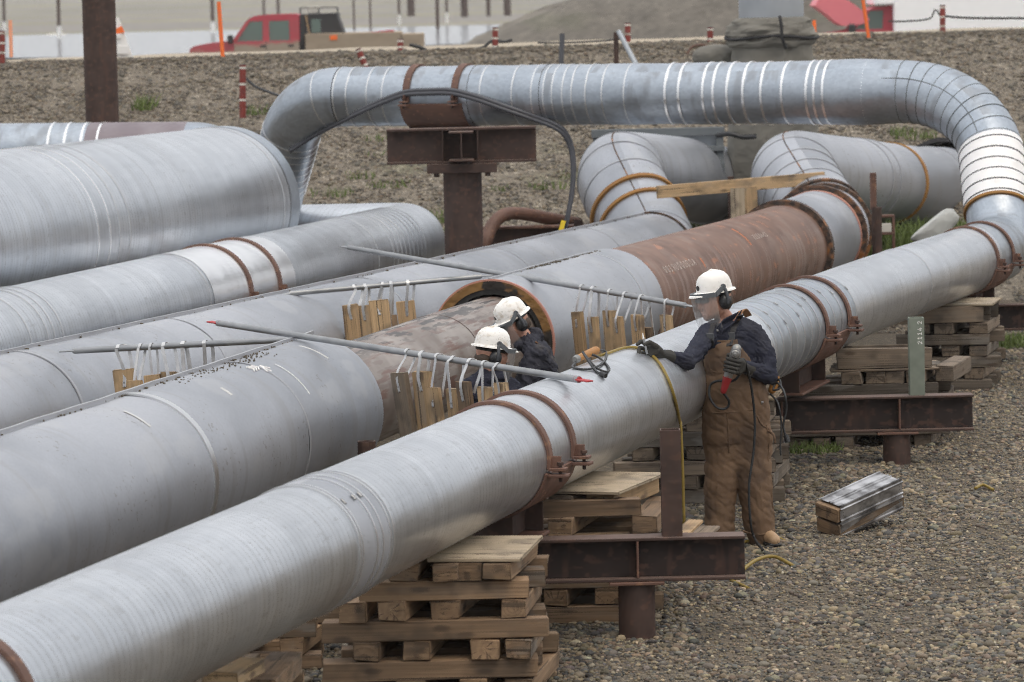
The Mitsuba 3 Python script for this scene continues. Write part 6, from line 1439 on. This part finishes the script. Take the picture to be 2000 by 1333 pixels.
part(rk, 'side_plate', put_(extrude([(X(598), Zp(36)), (X(662), Zp(34)), (X(674), Zp(68)), (X(598), Zp(72))], 1.66)), 'black_steel', 30)
part(rk, 'pane', put_(boxat(X(612), X(630), -0.842, -0.831, Zp(66), Zp(40), 0.004)), 'window_glass')
part(rk, 'shovel_handle', tube([o + V(X(602), -0.90, Zp(32)), o + V(X(612), -0.96, Zp(94))], 0.025, 8), 'timber_fresh')
part(rk, 'beacon', put_(boxat(X(604), X(628), -0.5, -0.2, Zp(29), Zp(16), 0.02)), 'pale_concrete')
for x_ in (590, 626, 662): part(rk, 'post', put_(boxat(X(x_), X(x_) + 0.04, -0.85, -0.81, Zp(29), Zp(18), 0.01)), 'black_steel')
part(rk, 'rail', put_(boxat(X(590), X(664), -0.85, -0.81, Zp(19), Zp(17), 0.01)), 'black_steel')
fb = part(k, 'flatbed', put_(boxat(X(600), X(785), -1.05, 1.05, Zp(104), Zp(68), 0.02)), 'mud_tan')
part(fb, 'tail_box', put_(boxat(X(786), X(828), -1.0, 1.0, Zp(104), Zp(72), 0.02)), 'mud_tan')
part(fb, 'red_plank', put_(beam_between(V(X(712), -0.9, Zp(71)), V(X(772), -0.9, Zp(66)), 0.05, 0.06)), 'truck_red_clean')
part(fb, 'flag', put_(boxat(X(648), X(662), -1.08, -1.06, Zp(81), Zp(72), 0.004)), 'orange_paint')
for x_ in (640, 690, 740): part(fb, 'panel_seam', put_(boxat(X(x_), X(x_) + 0.03, -1.065, -1.05, Zp(104), Zp(70), 0.002)), 'mud_tan')
part(k, 'chassis', put_(boxat(0.4, X(825), -0.5, 0.5, 0.35, 0.55, 0.02)), 'black_steel')
for x_ in (X(410), X(700)):
    for y_ in (-0.85, 0.85): wheel(k, o, Rm, x_, y_)

k = thing('box_truck', 'white box truck with a red cab and its hood raised', 'truck')
dT2 = 100.0; o = P(1590, 60, dT2); o = np.array([o[0], o[1], zT]); S = dT2 / F
X = lambda x: (x - 1590) * S
Zp = lambda y: P(1690, y, dT2)[2] - zT
part(k, 'front', put_(extrude([(X(1588), 0.45), (X(1588), Zp(67)), (X(1640), Zp(60)), (X(1662), Zp(56)), (X(1662), 0.45)], 1.8)), 'truck_red_clean', 30)
part(k, 'cab_side', put_(extrude([(X(1662), 0.45), (X(1662), Zp(57)), (X(1737), Zp(57)), (X(1737), 0.45)], 1.9)), 'truck_red_clean', 30)
part(k, 'windows', put_(extrude([(X(1660), Zp(57)), (X(1692), Zp(20)), (X(1722), Zp(19)), (X(1722), Zp(57))], 1.62)), 'window_glass')
part(k, 'roof', put_(extrude([(X(1688), Zp(21)), (X(1704), Zp(14)), (X(1737), Zp(13)), (X(1737), Zp(21))], 1.68)), 'truck_red_clean', 30)
for pts in ([(X(1656), Zp(57)), (X(1688), Zp(20)), (X(1695), Zp(20)), (X(1664), Zp(57))], [(X(1718), Zp(57)), (X(1720), Zp(20)), (X(1737), Zp(20)), (X(1737), Zp(57))]): part(k, 'pillar', put_(extrude(pts, 1.70)), 'truck_red_clean', 30)
part(k, 'mirror', put_(boxat(X(1650), X(1664), -1.15, -0.96, Zp(64), Zp(46), 0.03)), 'black_steel')
hv = spline([(X(1588), 0, Zp(8)), (X(1602), 0, Zp(-2)), (X(1640), 0, Zp(6)), (X(1664), 0, Zp(22)), (X(1676), 0, Zp(36))], 6)
hr = np.stack([hv + [0, -0.85, 0], hv + [0.0, -0.4, 0.03], hv + [0, 0, 0.04], hv + [0, 0.4, 0.03], hv + [0, 0.85, 0]], 1).reshape(-1, 3)
hn = len(hv); low_ = [(X(1588), 0, Zp(14)), (X(1602), 0, Zp(30)), (X(1630), 0, Zp(44)), (X(1660), 0, Zp(46))]
hood_poly = [(q[0], q[2]) for q in spline([(X(1587), 0, Zp(9)), (X(1600), 0, Zp(-6)), (X(1638), 0, Zp(-6)), (X(1668), 0, Zp(12)), (X(1692), 0, Zp(37)), (X(1680), 0, Zp(46)), (X(1650), 0, Zp(50)), (X(1634), 0, Zp(46)), (X(1610), 0, Zp(26))], 5)]
part(k, 'raised_hood', put_(extrude(hood_poly, 1.75)), 'hood_pale', 30, label='raised pale red hood')
part(k, 'box', put_(boxat(X(1737.5), X(1737) + 6.0, -1.2, 1.2, 0.75, Zp(-120), 0.03)), 'box_white')
part(k, 'box_nose', put_(boxat(X(1700), X(1737), -1.2, 1.2, Zp(10), Zp(-40), 0.03)), 'box_white')
for x_ in (X(1630), X(1737) + 4.2):
    for y_ in (-0.85, 0.85): wheel(k, o, Rm, x_, y_)

# far piles standing on the plain
def far_pile(x, y, wpx, label, white=False, bw=None):
    """Base at the pixel (x, y) on the plain."""
    b = crest(x, y, 120, 700) if y > 30 else P(x, max(y, 8), 420)
    d = px(b)[2]; r = wpx / F * d / 2
    k = thing('far_pile', label, 'pile', 'steel piles on the far plain')
    ztop = 4.2 + 0.01 * d
    part(k, 'shaft', put(lathe([(r, b[2] + (0.9 if white else -0.3)), (r, ztop), (0, ztop)], 12), np.eye(3), [b[0], b[1], 0]), 'rust_dark', 40)
    if white: part(k, 'foot', put(lathe([(r * 1.2, b[2] - 0.5), (r * 1.2, b[2] + 0.9), (0, b[2] + 0.9)], 12), np.eye(3), [b[0], b[1], 0]), 'white_paint', 40)
for x, y, w, lab, wt in ((9, 62, 6, 'thin far pile with a white foot at the left edge', True), (116, 76, 7, 'far pile standing on a pale slab left of the thick pile', True), (416, 66, 7, 'far pile with a white foot behind the pickup hood', True),
        (516, 45, 5, 'far thin pile above the pickup cab, left of two', False), (544, 45, 6, 'far thin pile above the pickup cab, right of two', False), (692, 62, 4, 'thin pile beside the rack of the pickup', False), (724, 64, 4, 'thin pile right of the pickup rack', False),
        (780, 50, 5, 'thin far pile with a white foot left of the pond corner', True), (803, 32, 15, 'thick blurred far pile above the pond', False), (855, 58, 7, 'brown pile standing in the pond', False), (873, 46, 5, 'pale thin pile with a white foot in the pond', True),
        (907, 28, 14, 'thick far pile left of two above the hill foot', False), (954, 27, 8, 'slim far pile between two thick ones', False), (991, 26, 14, 'thick far pile above the foot of the hill', False)):
    far_pile(x, y, w, lab, wt)
q = crest(110, 71, 120, 700)
m = trimesh.creation.icosphere(2); solo('pale_slab', (np.asarray(m.vertices) * [0.95, 2, 0.14] + q + [0, 0, 0.05], np.asarray(m.faces)), 'pale_concrete', 'low pale slab at the foot of a far pile', 'slab', True)

# grass
gr = np.random.default_rng(5)
vs, n = [], 0
def tuft(c, rad, cnt, hgt):
    for _ in range(cnt):
        a, q = gr.uniform(0, 6.28), rad * math.sqrt(gr.random()); x, y = c[0] + math.cos(a) * q * 1.0, c[1] + math.sin(a) * q; z = float(gh(x, y)) if False else c[2]
        hh = hgt * gr.uniform(0.4, 1.1); ln = gr.normal(0, 0.35, 2) * hh; wv = gr.normal(0, 1, 2); wv = wv / np.linalg.norm(wv) * 0.010 * gr.uniform(0.6, 1.4)
        b = np.array([x, y, z - 0.03])
        vs.extend([b + [wv[0], wv[1], 0], b - [wv[0], wv[1], 0], b + [ln[0] * 0.4 + wv[0] * .6, ln[1] * 0.4 + wv[1] * .6, hh * 0.6], b + [ln[0] * 0.4 - wv[0] * .6, ln[1] * 0.4 - wv[1] * .6, hh * 0.6], b + [ln[0], ln[1], hh]])
def grassy(x, y, rad, cnt, hgt, lo=40, hi=60):
    c = crest(x, y, lo, hi); tuft(c, rad, cnt, hgt)
for x, y, rad, cnt, hgt in ((1800, 480, 0.9, 900, 0.28), (1860, 462, 0.7, 600, 0.28), (1745, 500, 0.5, 400, 0.3), (1700, 500, 0.5, 300, 0.3), (1780, 505, 0.7, 500, 0.3), (760, 362, 0.30, 90, 0.12), (745, 300, 0.22, 30, 0.10), (1075, 365, 0.30, 90, 0.12), (975, 370, 0.15, 40, 0.10),
        (868, 470, 0.35, 220, 0.22), (880, 430, 0.3, 120, 0.2), (280, 212, 0.18, 80, 0.25), (700, 345, 0.25, 60, 0.12), (1390, 450, 0.6, 250, 0.2), (1340, 450, 0.5, 200, 0.2), (1790, 268, 0.35, 110, 0.16), (735, 272, 0.2, 50, 0.12), (1000, 480, 0.5, 200, 0.2), (510, 220, 0.25, 70, 0.15),
        (1770, 262, 0.25, 70, 0.15), (1128, 345, 0.25, 70, 0.14), (650, 380, 0.3, 80, 0.14)):
    grassy(x, y, rad, cnt, hgt)
for x, y, rad, cnt, hgt in ((1760, 492, 0.8, 900, 0.3), (1840, 470, 0.8, 900, 0.3), (1720, 505, 0.5, 500, 0.3), (1985, 672, 0.5, 500, 0.16), (1955, 680, 0.4, 350, 0.14), (1592, 884, 0.22, 260, 0.13), (1625, 752, 0.2, 120, 0.12)):
    tuft(crest(x, y, 20, 48), rad, cnt, hgt)
gv = np.array(vs); ng = len(gv) // 5; b = (np.arange(ng) * 5)[:, None]
gf_ = np.vstack([b + [0, 1, 3], b + [0, 3, 2], b + [2, 3, 4]])
solo('grass', (gv, gf_), 'grass_blade', 'sparse green grass tufts growing on the slope and along the gravel', 'grass', kind='stuff')


# ------------------------------------------------------------------ air
scene['haze_medium'] = {'type': 'homogeneous', 'albedo': 0.95, 'sigma_t': 0.00022}
scene['haze'] = {'type': 'cube', 'to_world': T4().translate([0, 1700, 20]).scale([1750, 1800, 24]), 'bsdf': {'type': 'null'}, 'interior': {'type': 'ref', 'id': 'haze_medium'}}
labels['haze'] = {'label': 'pale haze in the air over the whole site', 'category': 'haze', 'kind': 'stuff'}
scene['camera']['medium'] = {'type': 'ref', 'id': 'haze_medium'}
